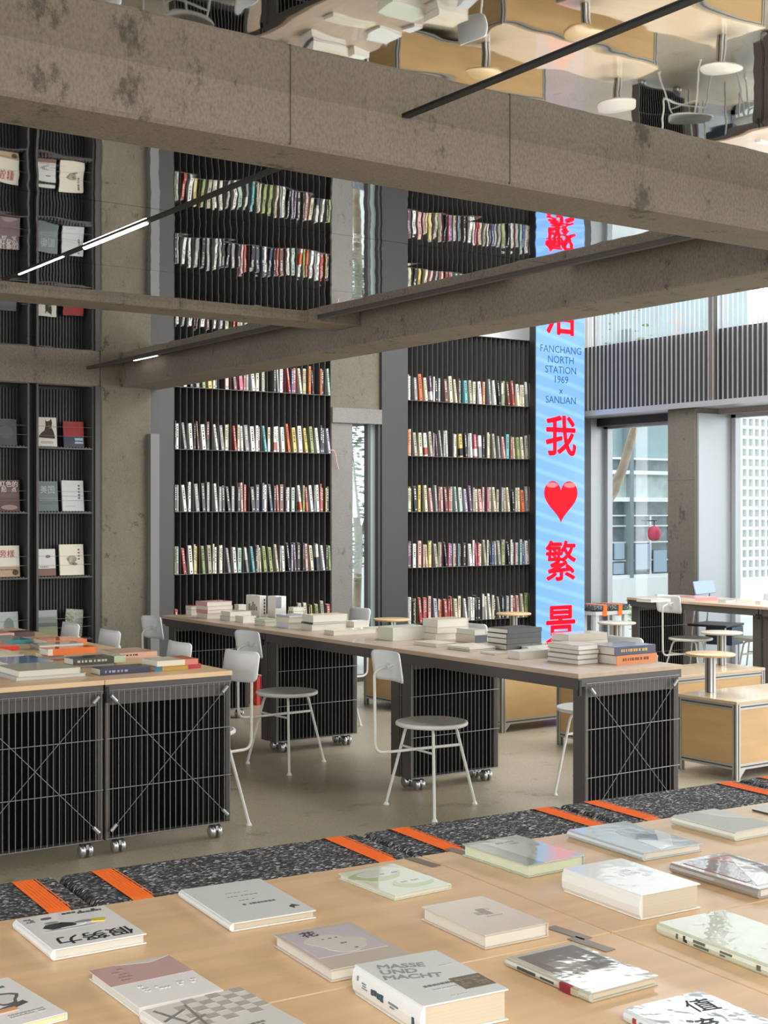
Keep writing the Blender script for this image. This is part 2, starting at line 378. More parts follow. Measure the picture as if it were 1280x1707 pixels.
def spine_book(code, band, wd, ht, dp, lean, x, z, label, group, bulk=False):
    c = cm(code); mb = MB()
    mb.box(-wd / 2, wd / 2, 0, dp, 0, ht, c)
    mb.box(-wd / 2 + .0015, wd / 2 - .0015, .004, dp - .002, ht, ht + .0004, M_pagew)
    if band: mb.box(-wd / 2 - .0004, wd / 2 + .0004, -.0006, dp * .9, .012 if band != 'T' else ht * .5, ht * .38 if band != 'T' else ht - .006, cm(band) if band != 'T' else M_markw)
    mk = M_markw if code in 'krmdvbgu' else M_mark
    zz = ht * .9
    while zz > ht * (.55 if band else .45):
        hgt = random.uniform(.006, .014)
        mb.box(-wd * .22, wd * .22, -.0008, .001, zz - hgt, zz, mk); zz -= hgt + random.uniform(.003, .012)
    if not band: mb.box(-wd * .2, wd * .2, -.0008, .001, .014, .024, mk)
    if bulk:
        M_ = Matrix.Translation((x, YB - .014 + random.uniform(0, .008), z + abs(math.sin(lean)) * wd / 2 + .0006)) @ Matrix.Rotation(lean, 4, 'Y')
        k0 = 0
        for f_, mi_ in zip(mb.f, mb.m): BULK.add([mb.v[q_] for q_ in f_], [tuple(range(len(f_)))], mb.mats[mi_], M_)
        return
    o = mb.build('book', loc=(x, YB - .014 + random.uniform(0, .008), z + abs(math.sin(lean)) * wd / 2 + .0006))
    o.rotation_euler = (0, lean, 0)
    tag(o, label, 'book', group)
SHELFNAMES = ['top', 'second', 'third', 'fourth', 'bottom']
def bookcase(x0, x1, rows, side, top):
    t = thing('bookcase', 'tall dark steel bookcase with vertical fins, %s of the narrow window' % side, 'bookcase', (x0, YB, 0))
    W = x1 - x0
    MB().box(0, W, .27, .285, 0, top).build('back_panel', t, m=M_black)
    MB().box(0, .004, 0, .27, 0, top).build('side_panel', t, m=M_shelf)
    MB().box(W - .004, W, 0, .27, 0, top).build('side_panel', t, m=M_shelf)
    n = int(round(W / .0577)); mb = MB()
    for i in range(1, n): mb.box(i * W / n - .0014, i * W / n + .0014, .0, .268, 0, top - .004)
    mb.build('fins', t, m=M_fin)
    for z in ROWS + [.0] + ([top - .004] if top > 3 else []):
        MB().box(.004, W - .004, -.012, .268, z - .004 + (0.004 if z == 0 else 0), z + (0.004 if z == 0 else 0)).build('shelf', t, m=M_fin)
    pitch = W / n
    for ri, (s, z) in enumerate(zip(rows, ROWS)):
        toks = []; i = 0
        while i < len(s):
            if i + 1 < len(s) and s[i + 1] in 'WRYOBKT': toks.append((s[i], {'W': 'w', 'R': 'r', 'Y': 'y', 'O': 'o', 'B': 'd', 'K': 'k', 'T': 'T'}[s[i + 1]])); i += 2
            else: toks.append((s[i], None)); i += 1
        N = len(toks); cnt = 0
        # fit the sequence into the slots between fins: one or two books per slot
        slots = [[] for _ in range(n)]
        for q, tk in enumerate(toks): slots[min(n - 1, int(q * n / N))].append(tk)
        for si, sl in enumerate(slots):
            real = [tk for tk in sl if tk[0] != '.']
            if not real: continue
            avail = pitch - .005; xx = x0 + si * pitch + .0025
            wds = [random.uniform(.36, .8) * avail / max(len(real), 1.3) for _ in real]
            free = avail - sum(wds)
            for j, (tk, wd) in enumerate(zip(real, wds)):
                cnt += 1; ht = random.choice([.205, .21, .215, .225, .23, .24])
                lean = 0.
                if len(real) == 1 and free > .014 and random.random() < .6:
                    lean = -math.atan2(free * .8, ht)
                    cx = xx + free * .85 + wd / 2
                elif j == len(real) - 1 and free > .010 and random.random() < .5:
                    lean = -math.atan2(free * .55, ht); cx = xx + sum(wds[:j]) + free * .8 + wd / 2
                else: cx = xx + sum(wds[:j]) + wd / 2 + j * .001
                lab = '%s book%s, %s from left on %s shelf, %s bookcase' % (
                    PAL[tk[0]][1], (' with %s band' % PAL[tk[1]][1]) if tk[1] and tk[1] != 'T' else '', ordn(cnt), SHELFNAMES[ri], side)
                spine_book(tk[0], tk[1], wd, ht, .15, lean, cx, z, lab, 'books on the %s shelf of the %s bookcase' % (SHELFNAMES[ri], side), side == 'right' and ri != 1)
LROWS = ['gk.wk.gn.yck.cpm.urgw.cgn.kgwurbrcsyok.oka',
         'kw.gw.km.w.mKwg.csr.cw.gwwmt.cW.wRw.wo.y.w.y.n.wkdl',
         'kg.w.kw.gk.g.w.gk.k.gkp.r.kd.dw.dkr.mkwa.wO.nrO.wgwrryk',
         'n.gr.w.cy.ns.cw.cw.g.wa.gT.t.kcw.n.nc.gwk.l.v.kkp.cdT.w.kn',
         'r....................................s.c.ky.ns.r']
RROWS = ['gw.g.oc.vW.wk.g.m.cc.mt.ts.cw.oc.g.w.kgTnm.r.cT.cc.gTs',
         'ocs.c.wR.s.gvg.gw.gc.yKk.gw.uW.gTk.css.gp.t.rc.n.c.sg',
         'ayc.k.yc.p.g.m.pm.rg.a.aT.lv.gc.p.p.usc.s.gs.c.k.sc.o.gsn',
         'vmv.w.p.pc.ycs.ngu.kub.yTvt.mk.w.w.urc.s.wkb.g.g.ns.kw.gpta.bw.sk',
         'gw.kn.r.ur.p.lgT.o.rrr.c.c.w.gw.wk.kgTw.w.ck.g.kb.gwr.p.c.nn.a']
bookcase(4.912, 6.412, LROWS, 'left', 3.15)
bookcase(7.232, 8.735, RROWS, 'right', 3.155)
tag(BULK.build('books'), 'rows of mixed books filling all but the second shelf of the right bookcase', 'books', None, 'stuff')
# ribbon bookmark hanging from the second shelf of the left bookcase
tag(MB().tube([(6.40, 9.985, 2.035), (6.425, 9.975, 2.04), (6.445, 9.97, 2.0), (6.455, 9.97, 1.93), (6.475, 9.97, 1.87)], .004, m=cm('p'), n=6, fillet=.02).build('ribbon'),
    'pale pink ribbon dangling at the right end of the left bookcase', 'ribbon')
# ------------------------------------------------------------------ display cabinets at the left
def cabinet(x0, x1, label):
    t = thing('display_cabinet', label, 'cabinet', (x0, YB, 0)); W = x1 - x0
    MB().box(0, .015, -.01, .18, 0, 2.47).build('side_panel', t, m=M_dsteel)
    MB().box(W - .015, W, -.01, .18, 0, 2.47).build('side_panel', t, m=M_dsteel)
    mb = MB().box(.015, W - .015, .165, .18, 0, 2.47, M_black); q = .02
    while q < W - .03: mb.box(q, q + .012, .15, .165, .02, 2.45, M_shelf); q += .025
    mb.build('ribbed_back', t)
    MB().box(0, W, -.012, .18, 2.47, 2.476).build('top_rail', t, m=M_dsteel)
    MB().box(.015, W - .015, -.01, .16, 0, .04).build('plinth', t, m=M_black)
    for z in (2.0, 1.505, 1.01, .53):
        mb = MB().box(.015, W - .015, -.008, .15, z - .018, z - .006)
        q = .02
        while q < W - .03: mb.box(q, q + .012, -.004, .14, z - .006, z); q += .025
        mb.build('comb_shelf', t, m=M_dsteel)
        for dz in (.085, .155):
            MB().tube([(.015, .004, z + dz), (W * .5, .002, z + dz - .004), (W - .015, .004, z + dz)], .0012, n=5).build('retaining_wire', t, m=M_wire)
    return t
cabinet(3.235, 3.705, 'dark steel display cabinet cut by the left picture edge, two visible levels of book covers')
cabinet(3.76, 4.222, 'dark steel display cabinet beside the weathered concrete column')
struct('trim_cabinet_gap', MB().box(3.707, 3.758, 10.05, 10.2, 0, 2.47), M_black)
def facing_book(px0, px1, z, h, tilt, cover, label, art, lean=0., name='book'):
    xa, xb = xonY(px0, 10.05), xonY(px1, 10.05); wd = xb - xa
    t = thing(name, label, 'book', ((xa + xb) / 2, 10.045, z + .002)); t.rotation_euler = (-tilt, lean, 0)
    t['group'] = 'books shown face out in the display cabinets'
    MB().box(-wd / 2, wd / 2, 0, .018, 0, h, cover).box(-wd / 2 + .002, wd / 2 - .002, .002, .016, h, h + .0006, M_pagew).build('cover', t)
    done = set()
    for a in art:
        if a[0] == 't':
            _, s, size, x, y, col = a[:6]
            glyphs('title', s, size, mat('ink_' + col.strip('#'), col, .6), t, Matrix.Translation((x * wd, -.0008, y * h)) @ Matrix.Rotation(R(90), 4, 'X'), bold=.0004, space=1.05, xs=a[6] if len(a) > 6 else 1.)
        elif a[0] == 'p':
            _, poly, col = a
            if col in done: continue
            done.add(col); MBX = MB(); lift = .0002 * len(done)
            for kk, b_ in enumerate(art):
                if b_[0] == 'p' and b_[2] == col: MBX.prism([(x * wd, -y * h) for x, y in b_[1]], -.0004, .0002 + lift + kk * .00001, M=Matrix.Rotation(R(-90), 4, 'X'))
            MBX.build('cover_art', t, m=mat('ink_' + col.strip('#'), col, .6))
            continue
            MB().prism([(x * wd, -y * h) for x, y in poly], -.0004, .0004, M=Matrix.Rotation(R(-90), 4, 'X') @ Matrix.Identity(4)).build('cover_art', t, m=mat('ink_' + col.strip('#'), col, .6))
    return t
def poly_rect(x0, x1, y0, y1): return [(x0, y0), (x1, y0), (x1, y1), (x0, y1)]
def blob(cx, cy, rx, ry, n=14, wob=0): return [(cx + rx * math.cos(a) * (1 + wob * math.sin(3 * a)), cy + ry * math.sin(a)) for a in [2 * math.pi * i / n for i in range(n)]]
def dashes(x0, x1, y0, y1, n, col):
    rr = random.Random(int(abs(x0 * 100 + y0 * 977)) + n); out = []
    for i in range(n):
        yy = y1 - (i + .8) * (y1 - y0) / n; hh = (y1 - y0) / n * .6; x = x0
        while x < x1: d = rr.uniform(.03, .07); out += [('p', poly_rect(x, x + d, yy, yy + hh), col)]; x += d + .025
    return out
def C(col, gl=.5): return mat('jacket_' + col.strip('#'), col, .45, coat=gl)
cat_p = [(-.42, .30), (-.40, .36), (-.30, .45), (-.12, .55), (-.06, .70), (-.06, .92), (.0, .86), (.14, .88), (.24, .96), (.28, .80), (.24, .66), (.34, .52), (.40, .34), (.40, .27)]
T_ = .10
facing_book(-32, 28, 2.0, .20, T_, C('#4d4d4e'), 'dark grey book cover, left one on the upper cabinet level', [('p', blob(.2, .5, .2, .25), '#5f6060')])
facing_book(62, 95, 2.0, .225, T_, C('#ddd8cc'), 'white book cover with a dark cat silhouette in the display cabinet', [('p', cat_p, '#3b2b20'), *dashes(.10,.36,.62,.74,4,'#c9c0ae'), *dashes(-.3,.3,.10,.18,2,'#7a5a48')])
facing_book(106, 140, 2.0, .20, T_, C('#1f2540'), 'red and navy book cover beside the cat cover', [('p', poly_rect(-.5, .5, .42, 1), '#9c2a26'), ('p', poly_rect(.05, .45, .14, .36), '#aeb9d0'), ('p', poly_rect(.05, .45, .22, .26), '#1f2540')])
facing_book(-2, 33, 1.505, .235, T_, C('#5a2f2b'), 'maroon book cover with white title 红色的起点 in the left cabinet', [('t', '红色的', .048, 0, .86, '#e4ddd2'), ('t', '起   点', .042, 0, .68, '#e4ddd2'), ('p', blob(0, .12, .4, .08), '#a08a80')])
facing_book(-38, -4, 1.505, .225, T_, C('#c9b9a6'), 'tan book cover mostly outside the left picture edge', [])
facing_book(64, 97, 1.505, .23, T_, C('#55605e'), 'grey green book cover with large title 美国 in the display cabinet', [('t', '美国', .066, -.02, .70, '#aeb6b4', .9), *dashes(-.42,.42,.32,.46,2,'#8f9895'), ('p', poly_rect(-.5, .5, 0, .22), '#66716c')])
facing_book(104, 140, 1.505, .238, T_, C('#c4c2c0'), 'pale grey book cover with small vertical title in the display cabinet', [*[('p', poly_rect(.24,.33,q,q+.06),'#5a5654') for q in (.4,.5,.6,.7,.8)], ('p', poly_rect(-.5, .5, .48, .50), '#8a8886'), ('p', poly_rect(-.35, .1, .15, .17), '#9a9896')])
facing_book(-5, 33, 1.01, .235, T_, C('#d9cfba'), 'cream book cover with red brush title and brown animals, left cabinet', [('t', '旁樣', .062, -.05, .72, '#a3342a'), ('p', poly_rect(-.5, .5, .0, .32), '#b79c7c'), ('p', blob(.3, .14, .14, .1), '#5c4636'), *dashes(-.35,.2,.2,.26,1,'#4c3a2e')])
facing_book(62, 93, 1.01, .205, T_, C('#c5c2ba'), 'grey white book cover with brown lower band in the display cabinet', [('p', poly_rect(-.5, .5, .0, .27), '#7c5c4c'), ('p', blob(.1, .72, .14, .06), '#6a6c72'), *dashes(-.35,.15,.3,.36,1,'#2f2c2a')])
facing_book(100, 140, 1.01, .238, T_, C('#d8ceb6'), 'cream book cover with a line drawing in the display cabinet', [('p', blob(0, .48, .2, .16, 14, .3), '#a79c86'), ('p', blob(0, .48, .16, .12, 14, .3), '#d0c6ae'), ('p', blob(.12, .36, .12, .05), '#8d836f'), *[('p', poly_rect(.26,.34,q,q+.05),'#7a4a3a') for q in (.5,.6,.7,.8)]])
facing_book(-8, 31, .53, .215, T_, C('#8f9690', 1.), 'silvery green wrapped book cover, lowest level of the left cabinet', [('p', blob(.1, .5, .22, .3), '#7d847c')])
facing_book(64, 96, .53, .215, T_, C('#7b7f78', 1.), 'dark silvery wrapped book cover, lowest level beside the black gap', [('p', poly_rect(-.5, .5, .0, .38), '#8d8d70'), ('p', poly_rect(-.5, .5, .42, .55), '#5a5f58')])
facing_book(107, 136, .53, .215, T_, mat('crumpled_foil_wrap', '#8d8b78', .2, .4, coat=1., bump=(45, .02)), 'crumpled shiny wrapped book leaning on the lowest cabinet level', [], lean=.10)
# ------------------------------------------------------------------ LED pillar screen
M_blue = mat('screen_blue', (.20, .46, .95), .25, emit=1.0)
nt = M_blue.node_tree; b = nt.nodes['Principled BSDF']; L = nt.links.new
t_ = nt.nodes.new('ShaderNodeTexCoord'); wv = nt.nodes.new('ShaderNodeTexWave'); wv.wave_type = 'BANDS'; wv.bands_direction = 'Z'
wv.inputs['Scale'].default_value = 2.4; wv.inputs['Distortion'].default_value = 1.1; wv.inputs['Detail Scale'].default_value = .6; wv.inputs['Detail'].default_value = 1
mpn = nt.nodes.new('ShaderNodeMapping'); mpn.inputs['Rotation'].default_value = (0, R(-14), 0)
rp = nt.nodes.new('ShaderNodeValToRGB'); rp.color_ramp.elements[0].color = (.19, .42, .90, 1); rp.color_ramp.elements[0].position = .55; rp.color_ramp.elements[1].position = 1.; rp.color_ramp.elements[1].color = (.26, .51, .97, 1)
L(t_.outputs['Object'], mpn.inputs[0]); L(mpn.outputs[0], wv.inputs[0]); L(wv.outputs[0], rp.inputs[0]); L(rp.outputs[0], b.inputs['Emission Color']); b.inputs['Base Color'].default_value = (.02, .03, .05, 1)
SX0, SX1 = xonY(894.5, 9.85), xonY(974, 9.85); SCX = (SX0 + SX1) / 2
t = thing('led_screen', 'tall narrow blue LED screen with red characters and a heart beside the right bookcase', 'screen', (SCX, 9.85, 0)); hw = (SX1 - SX0) / 2
MB().box(-hw - .012, hw + .012, .012, .09, 0, 3.75).build('casing', t, m=M_black)
MB().box(-hw, hw, 0, .012, .02, 3.73).build('display', t, m=M_blue)
M_red = mat('screen_red', (.80, .003, .012), .6, emit=.85, spec=.1); M_ink = mat('screen_dark_ink', (.03, .09, .17), .4)
def zS(y, px=934):
    a, b2 = ray(px); return H - (y - 853) / FPX * (9.85 / b2)
def scr(name, s, size, y, m, bold, xs=1.): glyphs(name, s, size, m, t, Matrix.Translation((0, -.0015, zS(y))) @ Matrix.Rotation(R(90), 4, 'X'), bold=bold, xs=xs)
scr('screen_lettering', '活', .41, 530, M_red, .009); scr('screen_lettering', '生', .41, 440, M_red, .009)
for s, y in (('FANCHANG', 583), ('NORTH', 600), ('STATION', 617), ('1969', 633), ('x', 651), ('SANLIAN', 667)): scr('screen_lettering', s, .098, y, M_ink, 0.)
scr('screen_lettering', '我', .41, 731, M_red, .009); scr('screen_lettering', '繁', .41, 940, M_red, .008); scr('screen_lettering', '景', .41, 1046, M_red, .009)
hp = []
for i in range(40):
    a = 2 * math.pi * i / 40; hp.append((.0136 * 16 * math.sin(a) ** 3, .0142 * (13 * math.cos(a) - 5 * math.cos(2 * a) - 2 * math.cos(3 * a) - math.cos(4 * a)) + .02))
MH = Matrix.Translation((0, -.0015, zS(834))) @ Matrix.Rotation(R(90), 4, 'X')
MB().prism(hp, -.0004, .0004, M=MH).build('heart', t, m=mat('screen_heart_rim', (.45, .006, .03), .6, emit=.6, spec=.1))
MB().prism([(x * .94, y * .94) for x, y in hp], .0004, .0008, M=MH).build('heart_fill', t, m=mat('screen_heart_red', (.80, .006, .012), .6, emit=.9, spec=.1))
for sx in (-1, 1):
    MB().prism([(sx * .115 + .075 * math.cos(a), .15 + .026 * math.sin(a)) for a in [2 * math.pi * i / 16 for i in range(16)]], .0008, .0012, M=MH).build('heart_highlight', t, m=mat('screen_heart_light', (.95, .12, .14), .6, emit=.7, spec=.1))
# ------------------------------------------------------------------ work tables on castors
M_rib = mat('rib_black', '#242322', .6)
M_core = mat('core_black', '#121212', .95, spec=.05)
def leg_box(t, x0, x1, y0, y1, brace, casters=True, zb=.075):
    "slim steel box with wire grille faces and dark ribbed core"
    g = thing_part('leg_panel', t)
    mb = MB()
    for a, b in ((x0, x0 + .022), (x1 - .022, x1)): mb.box(a, b, y0 + .006, y1 - .006, zb, .725)
    mb.box(x0 + .022, x1 - .022, y0 + .012, y1 - .012, .655, .72)
    mb.box(x0, x1, y0 + .004, y1 - .004, zb - .008, zb)
    mb.build('steel_frame', g, m=M_dsteel)
    mb = MB().box(x0 + .022, x1 - .022, (y0 + y1) / 2 - .003, (y0 + y1) / 2 + .003, zb, .655, M_core)
    n = int((x1 - x0) / .03)
    for i in range(n if x1 - x0 > .61 else 0):
        q = x0 + .03 + i * (x1 - x0 - .06) / (n - 1); mb.box(q - .001, q + .001, y0 + .03, y1 - .03, zb + .002, .655, M_rib)
    mb.build('ribbed_core', g)
    for yy in (y0, y1):
        mb = MB()
        n = int((x1 - x0) / .0275)
        for i in range(n + 1):
            q = x0 + .006 + i * (x1 - x0 - .012) / n; mb.tube([(q, yy, zb - .005), (q, yy, .722)], .0016, n=5, caps=False)
        for zz in (zb - .003, zb + .215, zb + .435, .72): mb.tube([(x0, yy - .003, zz), (x1, yy - .003, zz)], .0022, n=5)
        mb.build('grille', g, m=M_wire)
    if brace:
        for sx in (0, 1):
            a = Vector((x0 + .03 if sx == 0 else x1 - .03, y0 - .008, .69)); b = Vector((x1 - .03 if sx == 0 else x0 + .03, y0 - .008, zb + .04))
            d = (b - a).normalized()
            o = MB().tube([a, b], .0015, n=5).build('brace_wire', g, m=M_wire)
            for p, s in ((a, 1), (b, -1)): MB().tube([p - d * s * .012, p + d * s * .026], .0085, n=8).build('tensioner', g, m=M_lsteel)
    if casters:
        for xx in (x0 + .07, x1 - .07):
            c = MB().box(xx - .02, xx + .02, (y0 + y1) / 2 - .022, (y0 + y1) / 2 + .022, zb - .013, zb - .008).tube([(xx, (y0 + y1) / 2, zb - .01), (xx, (y0 + y1) / 2 - .008, .045)], .008, n=8)
            c.box(xx - .006, xx + .006, (y0 + y1) / 2 - .04, (y0 + y1) / 2 + .012, .038, .058).build('castor', t, m=M_bright)
            for s in (-1, 1):
                MB().lathe([(.004, -.010), (.024, -.0105), (.0305, -.005), (.0305, .005), (.024, .0105), (.004, .010)], n=18,
                           M=Matrix.Translation((xx + s * .017, (y0 + y1) / 2 - .018, .031)) @ Matrix.Rotation(R(90), 4, 'Y')).build('wheel', t, m=M_bright)
def thing_part(name, t):
    o = bpy.data.objects.new(name, None); COL.objects.link(o); o.parent = t; return o
ZT = .768
def work_table(x0, x1, y0, y1, label, brace, group, top=M_tab, far=True, near=True, inset=.05):
    t = thing('work_table', label, 'table', ((x0 + x1) / 2, (y0 + y1) / 2, 0), 0, group); W, D = (x1 - x0) / 2, (y1 - y0) / 2
    MB().bbox(-W, W, -D + .001, D - .001, ZT - .022, ZT, .002, seg=1).build('tabletop', t, m=top)
    MB().box(-W + .004, W - .004, -D + .006, -D + .03, ZT - .06, ZT - .022).box(-W + .004, W - .004, D - .03, D - .006, ZT - .06, ZT - .022) \
        .box(-W + .012, -W + .04, -D + .03, D - .03, ZT - .075, ZT - .022).box(W - .04, W - .012, -D + .03, D - .03, ZT - .075, ZT - .022).build('apron', t, m=M_dsteel)
    MB().box(-W + .006, -W + .02, -D - .0, -D + .012, ZT - .1, ZT - .03).build('slot_hook', t, m=M_black)
    if near: leg_box(t, -W + inset, W - min(.02, inset), -D + .006, -D + .095, brace)
    if far: leg_box(t, -W + inset, W - min(.02, inset), D - .095, D - .006, False)
    return t
TX0, TX1 = 4.245, 4.922
JO = [4.55, 6.0, 7.42, 8.84]
for i, lab in enumerate(('nearest module of the long grey-topped book table, its braced grille end facing the rubber mats', 'middle module of the long grey-topped book table in line behind the braced one',
                         'farthest module of the long book table, before the left bookcase')):
    work_table(TX0, TX1, JO[i] + .001, JO[i + 1] - .001, lab, i == 0, 'modules of the long central book table')
k = 0
for xa, xb in ((1.775, 2.405), (2.405, 3.035)):
    for ya, yb in ((5.57, 6.99), (6.99, 8.41)):
        lab = ['front left module of the pale wooden table at the left, cut by the picture edge', 'back left module of the pale wooden table at the left, under coloured books',
               'front right module of the pale wooden table, X wires across its grille', 'back right module of the pale wooden table, nearest the weathered column'][k]; k += 1
        work_table(xa + .001, xb - .001, ya + .001, yb - .001, lab, ya < 6, 'modules of the left pale table', M_ply, inset=.005)
for i, (ya, yb) in enumerate(((7.02, 8.44), (5.6, 7.02))):
    work_table(8.43, 9.08, ya + .001, yb - .001, ['dark-framed work table beside the right windows, blue-lit grille end', 'dark-framed work table cut by the right picture edge, in front of the white block wall'][i], False, 'tables along the right windows')
# ------------------------------------------------------------------ three-legged chairs
def make_chair(label):
    t = thing('chair', label, 'chair')
    MB().lathe([(0.0, .447), (.165, .447), (.172, .449)], M_seat, 40).lathe([(.172, .449), (.180, .447), (.1835, .440), (.182, .432), (.172, .427), (.0, .427)], M_chair, 40).build('seat', t)
    for a in (0, 120, 240):
        c, s = math.cos(R(a)), math.sin(R(a))
        MB().tube([(c * .03, s * .03, .419), (c * .145, s * .145, .416), (c * .262, s * .262, .012)], .0075, n=10, fillet=.035).lathe([(.0, 0), (.016, 0), (.013, .006), (.008, .016)], n=12, M=Matrix.Translation((c * .262, s * .262, 0))).build('leg', t, m=M_chair)
    MB().tube([(.172, 0, .315), (-.33, 0, .315), (-.335, 0, .715), (-.285, 0, .735), (-.278, 0, .735)], .0075, n=10, fillet=.05).build('back_post', t, m=M_chair)
    MB().tube([(-.088, -.152, .312), (-.088, .152, .312)], .006, n=8).build('cross_bar', t, m=M_chair)
    # curved rounded backrest shell
    b = bmesh.new(); nx, nz = 14, 8; Wb, Hb, rc = .135, .075, .028
    vs = []; 
    def pt(u, v, off):
        x = Wb * u; z = Hb * v
        ex, ez = abs(x) - (Wb - rc), abs(z) - (Hb - rc)
        if ex > 0 and ez > 0:
            l = math.hypot(ex, ez)
            if l > rc: x = math.copysign(Wb - rc + ex * rc / l, x); z = math.copysign(Hb - rc + ez * rc / l, z)
        return (-.268 + .03 * (x / Wb) ** 2 * -1 + .03 + off - .02 * (z / Hb) * .6, x, .738 + z)
    mb = MB(); g = []
    for off in (0, .008):
        for j in range(nz + 1):
            for i in range(nx + 1): g.append(pt(-1 + 2 * i / nx, -1 + 2 * j / nz, off))
    K = (nx + 1) * (nz + 1); fs = []
    for j in range(nz):
        for i in range(nx):
            a = j * (nx + 1) + i; q = (a, a + 1, a + nx + 2, a + nx + 1); fs.append(q[::-1]); fs.append(tuple(K + v for v in q))
    bd = [i for i in range(nx + 1)] + [j * (nx + 1) + nx for j in range(1, nz + 1)] + [nz * (nx + 1) + i for i in range(nx - 1, -1, -1)] + [j * (nx + 1) for j in range(nz - 1, 0, -1)]
    for i in range(len(bd)): a, c = bd[i], bd[(i + 1) % len(bd)]; fs.append((a, c, K + c, K + a))
    mb.add(g, fs, None, None, True); mb.build('backrest', t, m=M_back)
    mb = MB()
    for s in (-1, 1): mb.tube([(-.262, s * .012, .735), (-.25, s * .022, .745), (-.236, s * .03, .748)], .005, n=6)
    mb.box(-.262, -.236, -.018, .018, .722, .748)
    mb.build('bracket', t, m=M_chair)
    return t
ch0 = make_chair('off-white three-legged chair with round seat in the middle, before the second grille panel')
ch0.location = (4.13, 5.50, 0); ch0.rotation_euler = (0, 0, R(-4))
ch0['group'] = 'off-white three-legged chairs'
for lab, x, y, rz in (
    ('off-white three-legged chair between the left table corner and the third grille panel', 4.13, 6.92, 2),
    ('off-white chair half hidden behind the near right corner of the left table', 3.04, 5.93, 190),
    ('off-white chair backrest rising second behind the right edge of the left table', 2.99, 6.57, 180),
    ('off-white chair backrest rising third behind the right edge of the left table', 2.985, 7.46, 182),
    ('off-white chair backrest farthest along the left table, before the cabinet', 2.99, 8.08, 180),
    ('off-white chair showing its back post in front of the concrete column', 4.16, 8.27, 3),
    ('off-white chair tucked under the right side of the long table near its braced end', 5.14, 5.42, 182),
    ('off-white chair behind the black book stack on the far side of the long table', 5.02, 6.62, 180),
    ('off-white chair at the far end of the long table, before the narrow window', 5.22, 8.18, 178),
    ('off-white chair at the left side of the window table, back to the round side tables', 8.66, 7.92, 0),
    ('off-white chair on the window side of the right table, by the white block wall', 9.12, 7.62, 180)):
    dup(ch0, lab, (x, y, 0), R(rz), 'off-white three-legged chairs')
# lounge chair with blue-grey back and black tray by the window pillar
t = thing('office_chair', 'metal chair with blue-grey tilted back and black seat behind the window table', 'chair', (9.30, 8.32, 0), R(18))
MB().bbox(-.21, .21, -.006, .006, -.06, .06, .005, M=Matrix.Translation((0, .02, .83)) @ Matrix.Rotation(R(-14), 4, 'X')).build('backrest', t, m=mat('blue_grey_sheet', '#8c9bb4', .35, .4))
for s in (-1, 1):
    MB().tube([(s * .15, .03, .80), (s * .15, .06, .52), (s * .15, .10, .0)], .009, n=8).build('frame_leg', t, m=M_bright)
    MB().tube([(s * .15, -.24, .5), (s * .15, -.24, 0)], .009, n=8).build('frame_leg', t, m=M_bright)
MB().bbox(-.2, .2, -.27, .09, .495, .515, .004).build('seat', t, m=M_black)
MB().box(-.05, .2, -.26, -.02, .33, .49).build('seat_box', t, m=mat('navy_box', '#2b3444', .5))
# ------------------------------------------------------------------ display carts with round side tables
def make_cart(label):
    t = thing('display_cart', label, 'cart'); W, D, Z0, Z1 = 1.5, .45, .055, .44
    MB().bbox(0, W, 0, D, Z1 - .018, Z1, .002, seg=1).build('top_panel', t, m=M_tab2)
    for a, b, c, d, nm in ((.03, W - .03, .008, .016, 'front_panel'), (.03, W - .03, D - .016, D - .008, 'back_panel')): MB().box(a, b, c, d, Z0 + .03, Z1 - .05).build(nm, t, m=M_cart)
    for a in (.008, W - .016): MB().box(a, a + .008, .03, D - .03, Z0 + .03, Z1 - .05).build('side_panel', t, m=M_cart)
    for x in (0.002, W - .034):
        for y in (0.002, D - .034): MB().box(x, x + .032, y, y + .032, .0, Z1 - .018, M_alu).box(x + .012, x + .02, y - .0005, y + .0325, .0, Z1 - .018, M_slot).box(x - .0005, x + .0325, y + .012, y + .02, .0, Z1 - .018, M_slot).build('post', t)
    for z in (Z0, Z1 - .05):
        for y in (.004, D - .036): MB().box(.034, W - .034, y, y + .03, z, z + .032, M_alu).box(.034, W - .034, y - .0005, y + .0305, z + .012, z + .02, M_slot).build('rail', t)
        for x in (.004, W - .036): MB().box(x, x + .03, .034, D - .034, z, z + .032, M_alu).box(x - .0005, x + .0305, .034, D - .034, z + .012, z + .02, M_slot).build('rail', t)
    for x, s in ((.034, 1), (W - .034, -1)):
        MB().prism([(x, Z0), (x + s * .045, Z0), (x, Z0 - .045)][::s], -.036, -.004, M=Matrix.Rotation(R(90), 4, 'X') @ Matrix.Identity(4)).build('corner_bracket', t, m=M_alu)
    return t
M_tab2 = mat('cart_top_laminate', '#c0a888', .28, coat=.4, vary=(3, .05, (1, 9, 1)))
cart0 = make_cart('maple panel cart with aluminium frame, nearest one, cut by the right picture edge')
cart0.location = (5.97, 5.12, 0); cart0['group'] = 'maple display carts'
for lab, y in (('maple panel cart just behind the nearest one, partly behind the braced table end', 6.14), ('maple panel cart seen under the long table between two grille panels', 7.13),
               ('maple panel cart farthest back, its corner seen between the second and third grille panels', 8.36)):
    dup(cart0, lab, (5.95, y, 0), 0, 'maple display carts')
def make_round(label, topm):
    t = thing('round_side_table', label, 'side table')
    MB().lathe([(0, .215), (.14, .215), (.144, .219), (.144, .226), (.14, .23), (0, .23)], n=40).build('tabletop', t, m=topm)
    MB().box(-.022, .022, -.022, .022, .0, .215, M_alu).box(-.005, .005, -.0225, .0225, .0, .215, M_slot).box(-.0225, .0225, -.005, .005, 0, .215, M_slot).build('post', t)
    return t
M_rt = mat('maple_disc', '#c9a878', .4, coat=.3); M_rtw = mat('pale_disc', '#b5ab9b', .4, coat=.3)
